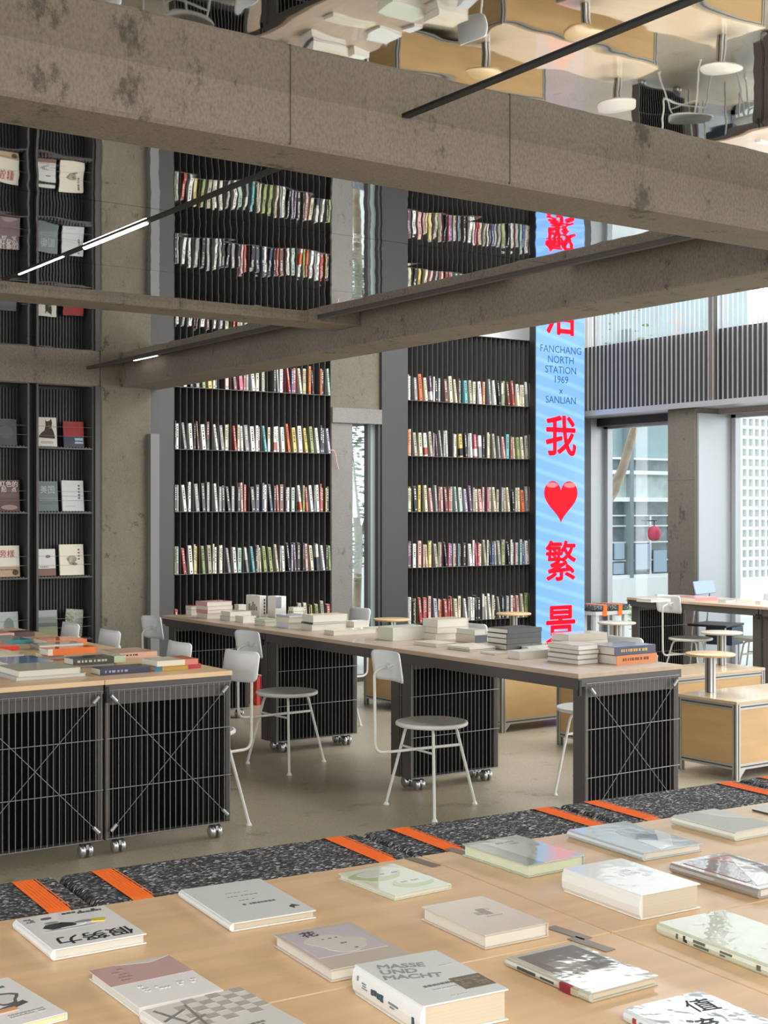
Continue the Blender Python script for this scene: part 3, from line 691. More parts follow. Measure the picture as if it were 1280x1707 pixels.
M_rt.name = 'maple_disc'
rt0 = make_round('round maple side table on a post over the nearest cart', M_rt); rt0.location = (6.17, 5.49, .441); rt0['group'] = 'round side tables on the carts'
rt1 = make_round('pale round side table at the right picture edge before the window table', M_rtw); rt1.location = (7.33, 6.42, .441); rt1['group'] = 'round side tables on the carts'
dup(rt0, 'round side table over the second cart, seen only in the ceiling mirror', (6.08, 6.45, .441))
dup(rt1, 'pale round side table left of the blue-lit grille, beside the rubber bench', (7.33, 7.44, .441))
dup(rt0, 'round side table over the third cart, seen only in the ceiling mirror', (6.05, 7.42, .441))
dup(rt0, 'round side table in front of the lowest shelf of the right bookcase', (7.30, 8.60, .441))
dup(rt0, 'round maple side table beyond the middle of the long book table', (6.13, 8.68, .441))
# ------------------------------------------------------------------ rubber benches outside by the windows
def rubber_bench(label, loc, rz, Lb, straps, Db=.36, top=.50):
    k = top - .50
    t = thing('rubber_bench', label, 'bench', loc, rz)
    MB().bbox(0, Lb, 0, Db, .44 + k, .50 + k, .015).build('rubber_pad', t, m=M_rubber)
    for x in straps: MB().bbox(x, x + .05, -.004, Db + .004, .39 + k, .504 + k, .004).build('strap', t, m=M_orange)
    MB().box(.01, Lb - .01, .01, Db - .01, .40 + k, .438 + k).box(.02, .06, .02, .06, 0, .40 + k).box(Lb - .06, Lb - .02, .02, .06, 0, .40 + k).box(.02, .06, Db - .06, Db - .02, 0, .40 + k).box(Lb - .06, Lb - .02, Db - .06, Db - .02, 0, .40 + k).build('bench_frame', t, m=mat('white_frame', '#dcdcda', .5))
rubber_bench('short black speckled rubber window seat with two orange straps beside the LED screen', (9.41, 9.84, 0), 0, .47, (.10, .31), .25, .577)
rubber_bench('black speckled rubber bench outside the narrow window between the bookcases', (7.2, 11.35, -.02), R(-35), 1.3, (.40, .75))
# ------------------------------------------------------------------ stacks of books on the tables
def table_book(parent_name, X, Y, z, wd, dp, t, cov, pg, spine, label, group, rz=0., deco=None, nm='book'):
    "origin: corner nearest the camera; spine on '-y' or '-x' side"
    o = thing(nm, label, 'book', (X, Y, z), rz, group); c = .0022 if t > .012 else .0012
    mb = MB().box(0, wd, 0, dp, 0, c).box(0, wd, 0, dp, t - c, t)
    if spine == '-y': mb.box(0, wd, 0, c, c, t - c)
    elif spine == '-x': mb.box(0, c, 0, dp, c, t - c)
    elif spine == '+x': mb.box(wd - c, wd, 0, dp, c, t - c)
    else: mb.box(0, wd, dp - c, dp, c, t - c)
    mb.build('cover', o, m=cov)
    i = .003
    MB().box(c if spine == '-x' else i, wd - (c if spine == '+x' else i), c if spine == '-y' else i, dp - (c if spine == '+y' else i), c, t - c).build('page_block', o, m=pg)
    if deco: deco(o, wd, dp, t)
    return o
def spec(cx, cy, lp, rp, z=ZT):
    P, d = ground(cx, cy, z)
    return P.x, P.y, P.y * ray(rp)[0] / ray(rp)[1] - P.x, P.x * ray(lp)[1] / ray(lp)[0] - P.y, d
def spine_marks(col, y0=.15, y1=.8):
    def f(o, wd, dp, t):
        r = random.Random(int(wd * 1e5)); mb = MB(); q = wd * y0
        while q < wd * y1: l = r.uniform(.006, .016); mb.box(q, q + l, -.0006, .0006, t * .35, t * .68); q += l + r.uniform(.003, .012)
        mb.build('spine_print', o, m=mat('ink_' + col.strip('#'), col, .6))
    return f
def side_band(col, f0, f1, top=False):
    def f(o, wd, dp, t): MB().box(wd * f0, wd * f1, -.0007, .001 if not top else dp, .0005, t + .0006 if top else t - .0005).build('paper_band', o, m=C(col))
    return f
G1 = 'books on the left pale table'; G2 = 'books on the long central table'
def stack(cx, cy, lp, rp, items, place, group, z=ZT, rz=0.):
    X, Y, wd, dp, d = spec(cx, cy, lp, rp, z)
    lim = 4.918 if group == G2 else 3.03 if group == G1 else 99
    if X + wd > lim: f_ = lim / (X + wd); X, Y, wd, dp, d = X * f_, Y * f_, wd * f_, dp * f_, d * f_
    if Y + dp > 8.82 and group == G2: dp = 8.82 - Y
    rr = random.Random(int(cx * 7 + cy))
    nb = len(items)
    for i, it in enumerate(items):
        px, cov, colname, sp = it[:4]; t = px * d / FPX; j = (rr.uniform(-.006, .006), rr.uniform(-.006, .006)) if nb > 1 else (0, 0)
        sc = it[5] if len(it) > 5 else 1.
        pos = '' if nb == 1 else (', topmost' if i == nb - 1 else ', lowest' if i == 0 else ', %s lowest' % ordn(i + 1))
        table_book('', X + j[0], Y + j[1], z, wd * sc, dp * sc, t, C(cov, .6), it[6] if len(it) > 6 else M_pagew, sp, '%s book%s, %s' % (colname, pos, place), group, rz + R(rr.uniform(-2, 2)) * (nb > 1), it[4] if len(it) > 4 else None)
        z += t + .0008
PG2 = M_page
stack(318, 1025, 302, 328, [(8, '#e9e5dc', 'white', '-x'), (7, '#c9645e', 'red-edged white', '+x')], 'at the far left corner of the long table', G2)
stack(345, 1031, 326, 387, [(8, '#e4d9c4', 'cream', '+x'), (6, '#d98a86', 'pink', '-x'), (6, '#e9c9c2', 'pale pink', '+x'), (7, '#d9a09e', 'rose', '-x')], 'at the far end of the long table', G2)
stack(383, 1035, 366, 418, [(7, '#ded2b4', 'cream', '+x'), (8, '#cfd3b2', 'pale green', '+x')], 'beside the rose pile on the long table', G2)
stack(398, 1024, 390, 412, [(8, '#ddd6c8', 'beige', '+x'), (8, '#efeae2', 'white', '+x')], 'behind the white boxes on the long table', G2)
stack(405, 1038, 391, 427, [(11, '#dedac8', 'cream', '+x')], 'in front of the white boxed set on the long table', G2)
stack(440, 1043, 422, 460, [(6, '#d8dcc0', 'greenish', '+x'), (5, '#b9c49a', 'green', '+x')], 'near the first chair back on the long table', G2)
stack(490, 1029, 481, 508, [(7, '#cfd8b4', 'pale green', '+x'), (6, '#8fa267', 'olive green', '-x'), (6, '#dde0c6', 'cream green', '+x')], 'right of the white boxed set', G2)
stack(482, 1047, 461, 512, [(9, '#dfe3e8', 'white', '-x'), (8, '#e2dcc2', 'cream', '-x'), (4, '#b7aec0', 'lilac', '-x')], 'in front of the green pile on the long table', G2)
stack(520, 1051, 501, 577, [(10, '#e2d6ba', 'cream', '+x'), (3, '#3c4454', 'thin navy', '-x'), (12, '#ded2b0', 'thick cream', '+x')], 'middle of the long table', G2)
stack(556, 1059, 539, 628, [(8, '#d9ceb0', 'large flat cream', '+x')], 'over the joint of the long table', G2)
stack(590, 1043, 577, 616, [(10, '#dfe1d6', 'clear-wrapped pale', '-x')], 'behind the middle of the long table', G2)
stack(634, 1046, 610, 668, [(5, '#e6e3da', 'white', '+x')], 'behind the thick green-edged book', G2)
stack(655, 1068, 630, 712, [(22, '#d9dcc4', 'thick pale green', '-x')], 'above the second chair back', G2)
stack(690, 1045, 668, 704, [(6, '#e2dcd8', 'lilac white', '+x')], 'left of the tall cream pile', G2)
stack(728, 1065, 702, 779, [(11, '#d6c29e', 'tan', '+x'), (10, '#e3d4b4', 'cream', '+x'), (13, '#ddd0b4', 'thick cream', '+x')], 'tall pile in the middle of the long table', G2)
stack(727, 1079, 689, 760, [(6, '#d2c4ac', 'flat beige', '+x')], 'lying before the tall cream pile', G2)
stack(783, 1086, 746, 828, [(3, '#6e5a4c', 'thin brown', '+x'), (4, '#e4ddcc', 'thin white', '-x')], 'near the front edge of the long table', G2)
stack(792, 1072, 760, 812, [(13, '#d3cbb8', 'beige', '-x', side_band('#3b3e48', .0, 1.)), (9, '#c4c4c2', 'grey', '+x')], 'left of the black pile', G2)
stack(845, 1081, 812, 903, [(9, '#47413a', 'brown black', '-y'), (9, '#3a382f', 'black olive', '-y'), (8, '#2b2b2d', 'black', '-y'), (8, '#262628', 'glossy black', '-y')], 'black pile before the screen', G2)
stack(825, 1092, 800, 852, [(3, '#c9baa2', 'flat tan', '+x')], 'lying by the black pile at the table edge', G2)
stack(866, 1099, 846, 915, [(13, '#dcd8cc', 'cream glossy', '-x')], 'in front of the black pile', G2)
stack(880, 1073, 868, 916, [(5, '#d6dad6', 'pale wrapped', '+x')], 'between the black pile and the screen', G2, ZT)
stack(947, 1082, 918, 1012, [(8, '#c2b49c', 'tan', '+x'), (9, '#b6a98c', 'grey tan', '-y'), (10, '#bfb6a6', 'stone coloured', '-y'), (12, '#b3a793', 'greyish', '-y')], 'pile below the last screen character', G2)
stack(965, 1108, 914, 999, [(8, '#8d847c', 'grey-brown', '+x'), (8, '#9a8f86', 'taupe', '+x'), (7, '#8a8078', 'brown-edged', '+x'), (8, '#a79f98', 'pale taupe', '+x')], 'pile of four at the near table end', G2)
stack(1026, 1105, 977, 1093, [(15, '#c9762c', 'thick orange', '-y', spine_marks('#6e3a12')), (14, '#2f3056', 'thick navy', '-y', spine_marks('#c9a24a'))], 'at the near right corner of the long table', G2, rz=0)
stack(1030, 1078, 1000, 1055, [(6, '#b9b1a4', 'flat grey', '+x')], 'behind the navy and orange pair', G2)
# boxed sets standing on the table
for (cx, cy, lp, rp, lab, art) in ((433, 1029, 410, 444, 'white standing slipcase with brush writing, left of two, on the long table', 0), (459, 1030, 446, 477, 'grey and white standing slipcase, right of two, on the long table', 1)):
    X, Y, wd, dp, d = spec(cx, cy, lp, rp); hz = 36 * d / FPX
    o = thing('slipcase', lab, 'boxed book set', (X, Y, ZT), 0, 'boxed sets')
    MB().bbox(0, wd, 0, dp, 0, hz, .002, seg=1).build('case', o, m=C('#dedcd6'))
    if art: MB().box(wd * .02, wd * .55, -.0006, .001, hz * .45, hz * .98).build('print_block', o, m=C('#77777a'))
    else: mb = MB(); [mb.box(wd * .6, wd * .8, -.0006, .001, hz * q, hz * (q + .1)) for q in (.15, .3, .45, .6, .75)]; [mb.box(-.0006, .001, dp * (.2 + .13 * i), dp * (.26 + .13 * i), hz * .3, hz * (.5 + .1 * (i % 3))) for i in range(5)]; mb.build('brush_writing', o, m=M_mark)
stack(30, 1135, -14, 146, [(6, '#c4c2c4', 'grey', '-x'), (10, '#d6d4c0', 'cream', '+x', None, .88)], 'pair at the front edge of the left table', G1)
stack(167, 1126, 151, 250, [(11, '#23203e', 'navy', '-y', spine_marks('#9ea0b4', .1, .55))], 'spine forward near the front edge of the left table', G1)
stack(258, 1119, 238, 335, [(8, '#c79f34', 'yellow spine patterned', '-y', lambda o, w_, d_, t_: (MB().box(0, w_ * .16, -.0006, .001, .0005, t_).build('spine_block', o, m=C('#1f7f9c')), MB().box(w_ * .72, w_, -.0006, .001, .0005, t_).build('spine_block', o, m=C('#b01e2c'))))], 'low one near the right corner of the left table', G1)
stack(262, 1111, 236, 330, [(9, '#e3d8c0', 'cream', '-y', side_band('#d0795c', .68, 1.002, True))], 'with salmon band on the yellow patterned one', G1, z=ZT + .0245)
stack(122, 1113, 104, 192, [(5, '#a9a49c', 'grey', '+x')], 'under the olive one on the left table', G1)
stack(122, 1109, 106, 209, [(11, '#47463c', 'olive brown', '-y', lambda o, w_, d_, t_: (side_band('#c0d0ae', .78, 1.002, True)(o, w_, d_, t_), spine_marks('#c9c4b4', .08, .66)(o, w_, d_, t_)))], 'with a pale green band, centre of the left table', G1, z=ZT + .0155)
stack(70, 1099, 60, 108, [(9, '#e2d9b0', 'cream yellow', '-x')], 'under the orange-spined one on the left table', G1)
stack(80, 1093, 66, 160, [(11, '#e9762a', 'orange-spined', '-y', side_band('#ecdfc4', 0., .10))], 'lying on the cream yellow one on the left table', G1, z=ZT + .0275)
stack(65, 1084, 50, 140, [(9, '#8d9080', 'large grey-green', '-x')], 'behind the orange-spined ones on the left table', G1)
stack(20, 1114, -20, 96, [(7, '#6f8fb8', 'blue-topped', '+x')], 'left of the olive one, front of the left table', G1)
stack(200, 1094, 168, 262, [(8, '#d9a890', 'salmon and grey', '-y', spine_marks('#4a3a3a', .1, .5))], 'near the right edge of the left table, before a chair', G1)
stack(79, 1077, 55, 145, [(9, '#e57a2c', 'second orange-spined', '-y')], 'farther back on the left table', G1)
stack(-4, 1086, -40, 32, [(8, '#d8321f', 'bright red', '-y')], 'at the left picture edge', G1)
stack(4, 1075, -30, 53, [(7, '#3d8f96', 'teal', '-y')], 'behind the red one at the left picture edge', G1)
stack(-20, 1098, -60, 40, [(5, '#d7d3a6', 'pale yellow', '+x')], 'flat at the left picture edge', G1)
stack(25, 1062, 12, 58, [(8, '#4d3438', 'dark patterned', '-y')], 'far end of the left table', G1)
stack(-8, 1064, -30, 24, [(8, '#e0a59c', 'pink', '-y')], 'far end of the left table by the picture edge', G1)
stack(60, 1071, 40, 78, [(5, '#cfcab8', 'thin cream', '-y')], 'left of the second orange one', G1)
G3 = 'books on the window table'
stack(1085, 1004, 1060, 1118, [(5, '#cfc8c0', 'grey white', '+x')], 'at the left end of the window table', G3)
stack(1160, 1002, 1125, 1196, [(6, '#c98a80', 'reddish', '-y')], 'flat before the blue-grey chair back', G3)
stack(1210, 1004, 1196, 1228, [(4, '#9aa7b4', 'thin blue-grey', '+x')], 'right of the reddish one on the window table', G3)
stack(1268, 1007, 1258, 1298, [(5, '#c0bdb4', 'pale', '+x')], 'at the right picture edge on the window table', G3)
# red books standing low inside the long table's far leg
for i, c in enumerate(('#c8321f', '#b92a1e', '#e8e2da')):
    o = MB().bbox(0, .03, 0, .16, 0, .22, .001, seg=1).build('book', loc=(5.25 + i * .035, 9.25, .0), m=C(c)); tag(o, '%s book standing low behind the long table legs, %s' % (('red', 'dark red', 'white')[i], ('left', 'middle', 'right')[i]), 'book', 'low standing books')
# ------------------------------------------------------------------ foreground display table
Z4 = .76
J = Vector((1.705, 1.742)); A4 = R(-3.8)
def fgtable(u0, u1, v0, v1, label):
    t = thing('display_table', label, 'table', (J.x, J.y, 0), A4, 'modules of the foreground display table'); g = .0016
    MB().bbox(u0 + g, u1 - g, v0 + g, v1 - g, Z4 - .022, Z4, .0015, seg=1).build('tabletop', t, m=M_ply)
    MB().box(u0 + .02, u1 - .02, v0 + .02, v0 + .045, Z4 - .08, Z4 - .022).box(u0 + .02, u1 - .02, v1 - .045, v1 - .02, Z4 - .08, Z4 - .022).build('apron', t, m=M_dsteel)
    for a in (u0 + .03, u1 - .07):
        for b in (v0 + .03, v1 - .07): MB().box(a, a + .04, b, b + .04, 0, Z4 - .022).build('leg', t, m=M_dsteel)
    return t
fgtable(-1.42, 0, 0, .625, 'pale plywood display table in the foreground, back left module beside the rubber mats')
fgtable(0, 1.42, 0, .625, 'pale plywood display table in the foreground, back right module')
fgtable(-1.42, 0, -.625, 0, 'pale plywood display table in the foreground, front left module')
fgtable(0, 1.42, -.625, 0, 'pale plywood display table in the foreground, front right module')
# dark plates inlaid at the joints
M_plate = mat('joint_plate', '#8d8478', .35, .5)
RJ = Matrix.Rotation(A4, 4, 'Z')
for i, (px, y, lab) in enumerate(((705, 1437, 'left of two dark joint plates at the mat edge'), (770, 1421, 'right of two dark joint plates at the mat edge'), (948, 1555, 'metal joint plate left of the table joint crossing'), (985, 1574, 'metal joint plate below the table joint crossing'))):
    P, d = ground(px, y, Z4)
    o = MB().bbox(-.012, .012, -.045, .045, 0, .0012, .0005, seg=1).build('joint_plate', loc=(P.x, P.y, Z4 + .0002), rz=A4 + R(8), m=M_plate); tag(o, lab, 'metal plate', 'joint plates')
# rubber mats on a low steel rack at the back of the table
t = thing('mat_rack', 'dark steel rack carrying the speckled rubber mats behind the plywood table', 'rack', (J.x, J.y, 0), A4)
MB().box(-1.42, 1.9, .635, .90, .66, .70).build('rack_top', t, m=M_dsteel)
for u in (-1.3, -.4, .5, 1.4):
    for v in (.66, .84): MB().box(u, u + .03, v, v + .03, 0, .66).build('leg', t, m=M_dsteel)
MATX = [(-1.45, -.715), (-.71, .005), (.01, .585), (.59, 1.215), (1.22, 1.9)]
STR = [(-.81,), (-.645, -.095), (.08, .50), (.66, 1.13), (1.29, 1.75)]
NM = ['speckled black rubber mat at the left picture edge', 'speckled black rubber mat behind the white hardback, two orange straps', 'speckled black rubber mat between the middle orange straps',
      'speckled black rubber mat in front of the braced grille table end', 'speckled black rubber mat at the right, before the maple cart']
for (a, b), ss, lab in zip(MATX, STR, NM):
    t = thing('rubber_mat', lab, 'rubber mat', (J.x, J.y, .702), A4, 'rubber mats with orange straps')
    MB().bbox(a, b, .632, .905, 0, .052, .018, seg=4).build('pad', t, m=M_rubber)
    for s in ss:
        mb = MB(); w_ = .043
        prof = [(.631, .004), (.631, .046), (.640, .0535), (.655, .0545), (.882, .0545), (.897, .051), (.9065, .040), (.9075, .004)]
        for i in range(len(prof) - 1):
            (y0, z0), (y1, z1) = prof[i], prof[i + 1]
            mb.add([(s, y0, z0), (s + w_, y0, z0), (s + w_, y1, z1), (s, y1, z1)], [(0, 1, 2, 3)])
        for q in range(7):
            xx = s + .004 + q * .007
            mb.box(xx, xx + .0022, .66, .88, .0545, .0552)
        mb.build('strap', t, m=M_orange)
# ------------------------------------------------------------------ foreground books
def wrapcov(col, b=.0022, sc=14): return mat('wrapped_' + col.strip('#'), tuple(min(.86, v * 1.22 + .02) for v in hx(col)), .45, coat=1., coat_bump=(sc, b * .5, 3))
BUMPS = {}
def pr_mat(col, cov):
    for n_ in cov.node_tree.nodes:
        if n_.type == 'BUMP': b_ = n_.inputs['Distance'].default_value
        if n_.type == 'TEX_NOISE': s_ = n_.inputs['Scale'].default_value
    return mat('print_%s_%d_%d' % (col.strip('#'), s_, b_ * 1e4), tuple(min(.86, v * 1.1 + .01) for v in hx(col)), .45, coat=1., coat_bump=(s_, b_, 3))
def fg_book(Lc, F, Rc, B, th, cov, pg, spine, label, art=(), left_spine=None, off=0.):
    dF = (H - Z4) * FPX / (F[1] + th - 853.); t = (H - Z4) - (F[1] - 853.) * dF / FPX; z = Z4 + t
    P = [ground(p[0], p[1], z)[0] for p in (Lc, F, Rc, B)]
    a = P[2] - P[1]; b = P[0] - P[1]
    c2 = P[2] - P[3]; 
    w_ = (a.length + (P[3] - P[0]).length) / 2; h_ = (b.length + (P[3] - P[2]).length) / 2
    a1 = math.atan2(a.y, a.x); a2 = math.atan2(b.y, b.x) - math.pi / 2; a3 = math.atan2((P[3] - P[0]).y, (P[3] - P[0]).x); a4 = math.atan2((P[3] - P[2]).y, (P[3] - P[2]).x) - math.pi / 2
    rz = (a1 + a2 + a3 + a4) / 4
    cen = (P[0] + P[1] + P[2] + P[3]) / 4
    o = thing('book', label, 'book', (cen.x, cen.y, Z4 + .0006), rz, 'books laid out on the foreground table'); t -= .0006
    X, Y = w_ / 2, h_ / 2; c = .0024 if t > .014 else .0014; i = .004
    mb = MB().bbox(-X, X, -Y, Y, 0, c, .0006, seg=1).bbox(-X, X, -Y, Y, t - c, t, .0006, seg=1)
    if spine == '-x': # rounded spine
        prof = [(-X + .002, 0.0005), (-X - .0035, t * .2), (-X - .005, t * .5), (-X - .0035, t * .8), (-X + .002, t - .0005)]
        mb.prism([(q, zz) for q, zz in prof] + [(-X + .004, t - .0005), (-X + .004, .0005)], -Y, Y, M=Matrix.Rotation(R(90), 4, 'X'))
    elif spine == '+x': mb.box(X - c, X, -Y, Y, c, t - c)
    elif spine == '-y': mb.box(-X, X, -Y, -Y + c, c, t - c)
    elif spine == '+y': mb.box(-X, X, Y - c, Y, c, t - c)
    mb.build('cover', o, m=cov)
    MB().bbox(-X + (c if spine == '-x' else i), X - (c if spine == '+x' else i), -Y + (c if spine == '-y' else i), Y - (c if spine == '+y' else i), c, t - c, .0008, seg=1).build('page_block', o, m=pg)
    lift = 0
    for it in art:
        k = it[0]; lift += .00025
        if k == 't':      # text: string, size(fraction of long side), x, y (fractions from centre), rotation deg, colour
            _, s, size, x, y, rot, col = it[:7]
            glyphs('title', s, size, mat('ink_' + col.strip('#'), col, .6), o, Matrix.Translation((x * w_, y * h_, t + .0002 + lift)) @ Matrix.Rotation(R(rot), 4, 'Z'), bold=it[7] if len(it) > 7 else 0, depth=.0001, align=it[8] if len(it) > 8 else 'CENTER', space=.95)
        elif k == 'p':
            _, polys, col = it; mb = MB()
            for kk, poly in enumerate(polys): mb.prism([(x * w_, y * h_) for x, y in poly], t - .0001, t + .0001 + lift + min(kk, 12) * .000015)
            mb.build('cover_art', o, m=pr_mat(col, cov))
        elif k == 's':    # marks on the -x spine
            _, rects, col = it; mb = MB()
            for y0, y1, z0, z1 in rects: mb.box(-X - .0058, -X + .001, -Y + y0 * h_, -Y + y1 * h_, z0 * t, z1 * t)
            mb.build('spine_print', o, m=mat('ink_' + col.strip('#'), col, .6))
        elif k == 'st':   # text on -x spine, reading from +y to -y
            _, s, size, y, col = it
            glyphs('spine_title', s, size, mat('ink_' + col.strip('#'), col, .6), o, Matrix.Translation((-X - .0052, -Y + y * h_, t * .5)) @ Matrix.Rotation(R(-90), 4, 'Z') @ Matrix.Rotation(R(90), 4, 'X'), bold=.0002)
    return o
def R4(x0, x1, y0, y1): return [(x0, y0), (x1, y0), (x1, y1), (x0, y1)]
def marks(x0, x1, y0, y1, rows, rr=3, dens=.7, vert=False):
    r = random.Random(rr); out = []
    for j in range(rows):
        ya = y0 + (y1 - y0) * (j + .15) / rows; yb = y0 + (y1 - y0) * (j + .8) / rows; x = x0
        while x < x1:
            l = r.uniform(.02, .05)
            if r.random() < dens: out.append(R4(x, min(x + l, x1), ya, yb))
            x += l + .012
    if vert: out = [[(b, a) for a, b in p] for p in out]
    return out
W_ = M_pagew
fg_book((22, 1533), (92, 1582), (243, 1556), (175, 1508), 19, wrapcov('#dfe2de', .0006), W_, '-x',
        'white paperback with black title 假努力 and a cartoon lying figure, lower left', [
        ('t', '假努力', .046, .02, -.30, 180, '#26282e', .0007),
        ('p', [blob(-.10, .10, .22, .07, 18)], '#dfe2de'), ('p', [[(-.36, .10), (-.30, .18), (-.12, .19), (.02, .12), (-.02, .05), (-.28, .03)]], '#23252e'),
        ('p', [blob(-.22, .22, .08, .03), blob(.10, .12, .12, .035), blob(-.1, -.0, .3, .012)], '#8d9296'), ('p', [[(.20, .16), (.34, .12), (.30, .04), (.16, .08)]], '#d9c23a'),
        ('p', [blob(-.22, .36, .06, .025)] + marks(-.02, .42, .36, .44, 2, 5), '#2c2e34'), ('p', marks(-.45, -.36, .3, .42, 3, 4), '#6a6c70')])
fg_book((295, 1483), (391, 1537), (530, 1517), (432, 1464), 15, wrapcov('#d3d6d6', .0008), M_page, '-x',
        'pale grey wrapped hardback with small dark writing, before the orange strap pair', [
        ('p', marks(-.16, .22, .10, .13, 1, 3) + marks(-.10, .10, -.02, .01, 1, 3) + marks(-.2, .15, .20, .22, 1, 8), '#8b8f90'), ('p', marks(-.12, .28, -.14, -.09, 1, 9), '#5a5f62'), ('p', [[(.30, -.32), (.36, -.28), (.42, -.34), (.36, -.33), (.33, -.38)]], '#33383c')])
fg_book((565, 1455), (657, 1493), (752, 1472), (655, 1439), 10, wrapcov('#c3cbb6', .0008), W_, '+x',
        'slim pale green book with looping lighter shape, beside the joint plate', [
        ('p', [blob(-.1, .2, .42, .2, 24, .15)], '#a5b48a'), ('p', [blob(-.02, .26, .34, .13, 24, .1)], '#c6cdc6'), ('p', [blob(.12, -.22, .32, .17, 24)], '#a9b98e'), ('p', [blob(.2, -.16, .3, .12, 24)], '#cbd2c6'),
        ('p', marks(-.05, .35, -.2, -.14, 1, 4) + marks(-.1, .25, .18, .22, 1, 6), '#7c8a84')])
fg_book((768, 1407), (882, 1442), (975, 1425), (862, 1391), 21, wrapcov('#a9ada0', .0010), mat('green_page_edges', '#cfd6bc', .8), '+x',
        'grey-green wrapped book with darker left band, reflecting the blue screen', [('p', [R4(-.5, -.22, -.5, .5)], '#8d9586'), ('p', marks(-.1, .2, .2, .35, 2, 5), '#85897e')])
fg_book((944, 1382), (1074, 1421), (1176, 1405), (1040, 1369), 14, wrapcov('#aab4b8', .0018, 10), W_, '-x',
        'large blue-grey art book with wave and round pale shape, glossy wrap', [('p', [blob(.1, .05, .2, .22, 22)], '#8f9ca6'), ('p', [[(-.5, -.5), (-.2, -.5), (-.1, -.1), (.1, -.2), (.5, .1), (.5, -.1), (.1, -.42), (-.1, -.45), (-.2, -.5)]], '#d8dcda'), ('p', [[(-.1, -.1), (.1, -.24), (.32, -.05), (.1, .02)]], '#6f808a')])
fg_book((1118, 1358), (1226, 1386), (1303, 1373), (1189, 1349), 16, wrapcov('#b9bdb2', .0016, 10), W_, '-x',
        'pale wrapped book at the far right end of the foreground table', [('p', [[(.0, .5), (.5, .5), (.5, -.1), (.2, .1), (.1, .3)]], '#dfe1dc')])
fg_book((939, 1446), (1069, 1492), (1167, 1472), (1036, 1430), 43, wrapcov('#cfd0cc', .0016, 12), M_page, '-x',
        'very thick white book with crinkled shiny wrap, centre right', [('p', marks(-.1, .3, -.1, .2, 3, 5, .3), '#b5b8b8')])
fg_book((1115, 1437), (1270, 1483), (1352, 1462), (1212, 1421), 17, wrapcov('#8c8580', .0016, 10), W_, '-x',
        'book with dark brown abstract cover cut by the right edge', [('p', [R4(-.5, .5, -.5, .5)], '#b5b3ac'), ('p', [R4(-.4, .45, -.42, .42)], '#6b5650'), ('p', [[(-.4, -.42), (.0, -.42), (.3, .0), (.3, .3), (.1, .1)]], '#c9c8c4'), ('p', [[(.0, .42), (.2, .2), (.45, .42)]], '#a55a3a'), ('p', [R4(-.4, -.3, -.3, .42)], '#7c2f2a')])
fg_book((1094, 1537), (1296, 1611), (1402, 1586), (1208, 1515), 22, wrapcov('#b6baa6', .0030, 13), W_, '-x',
        'sage green hardback, spine with emblem and wavy shiny wrap, right edge', [
        ('s', [(.80, .815, .3, .7), (.56, .66, .55, .75), (.53, .655, .25, .42), (.33, .43, .55, .7), (.39, .43, .3, .42), (.10, .13, .3, .7)], '#5e6152'), ('s', [(.735, .75, .3, .75), (.72, .735, .25, .5)], '#23241f')])
fg_book((698, 1511), (810, 1557), (918, 1538), (803, 1493), 25, wrapcov('#bcb0a2', .0008), W_, '+x',
        'taupe hardback with small dark square emblem, middle of the table', [('p', [R4(.02, .14, -.02, .16)], '#6f6358'), ('p', [R4(-.08, .01, .0, .08)], '#8a7d70'), ('p', [R4(-.02, .22, -.08, -.07)], '#a07e6c'), ('p', marks(.14, .2, .08, .16, 1, 3), '#bcb0a2')])
fg_book((449, 1557), (556, 1615), (692, 1590), (583, 1538), 22, wrapcov('#b9aea4', .0008), W_, '+x',
        'beige book with white flower blossoms and dark brush characters', [
        ('p', [R4(-.44, .42, -.22, .44)], '#c3bcc4'), ('p', [blob(-.1, .12, .22, .18, 20, .2), blob(.14, .0, .18, .14, 18, .2), blob(.0, -.1, .2, .1, 18, .2)], '#d2ccc4'),
        ('t', '花', .030, -.16, .34, 0, '#4a4652', .0006), ('p', marks(-.12, .08, .16, .19, 1, 3, .6) + marks(-.04, .16, .0, .04, 1, 12, .6) + marks(.02, .26, -.15, -.11, 1, 6, .6), '#6d6976')])
fg_book((588, 1607), (708, 1677), (847, 1648), (728, 1583), 55, wrapcov('#cfd2d3', .0006), M_page, '-x',
        'thick white book titled MASSE UND MACHT with grey paper block, bottom centre', [
        ('t', 'MASSE\nUND\nMACHT', .026, -.40, .24, -18, '#8f9294', .0007, 'LEFT'),
        ('p', marks(-.22, .18, -.20, -.15, 1, 5, 1.), '#6f7274'), ('p', marks(-.18, .1, -.27, -.25, 1, 5, 1.) + marks(.25, .42, .16, .17, 1, 8, 1.) + marks(-.12, .08, -.43, -.42, 1, 8, 1.), '#9a9c9c'),
        ('p', [R4(.12, .48, -.36, -.12)], '#6d6555'), ('p', marks(.15, .45, -.33, -.15, 4, 5, .8), '#857c69'),
        ('s', [(.90, .915, .60, .75), (.78, .84, .60, .63), (.78, .83, .52, .55), (.76, .84, .44, .47), (.30, .44, .50, .56), (.36, .42, .40, .44)], '#6d8088'), ('s', [(.52, .56, .4, .62), (.57, .61, .42, .6), (.62, .66, .45, .62), (.67, .70, .42, .6), (.08, .11, .25, .55)], '#2f4a55')])
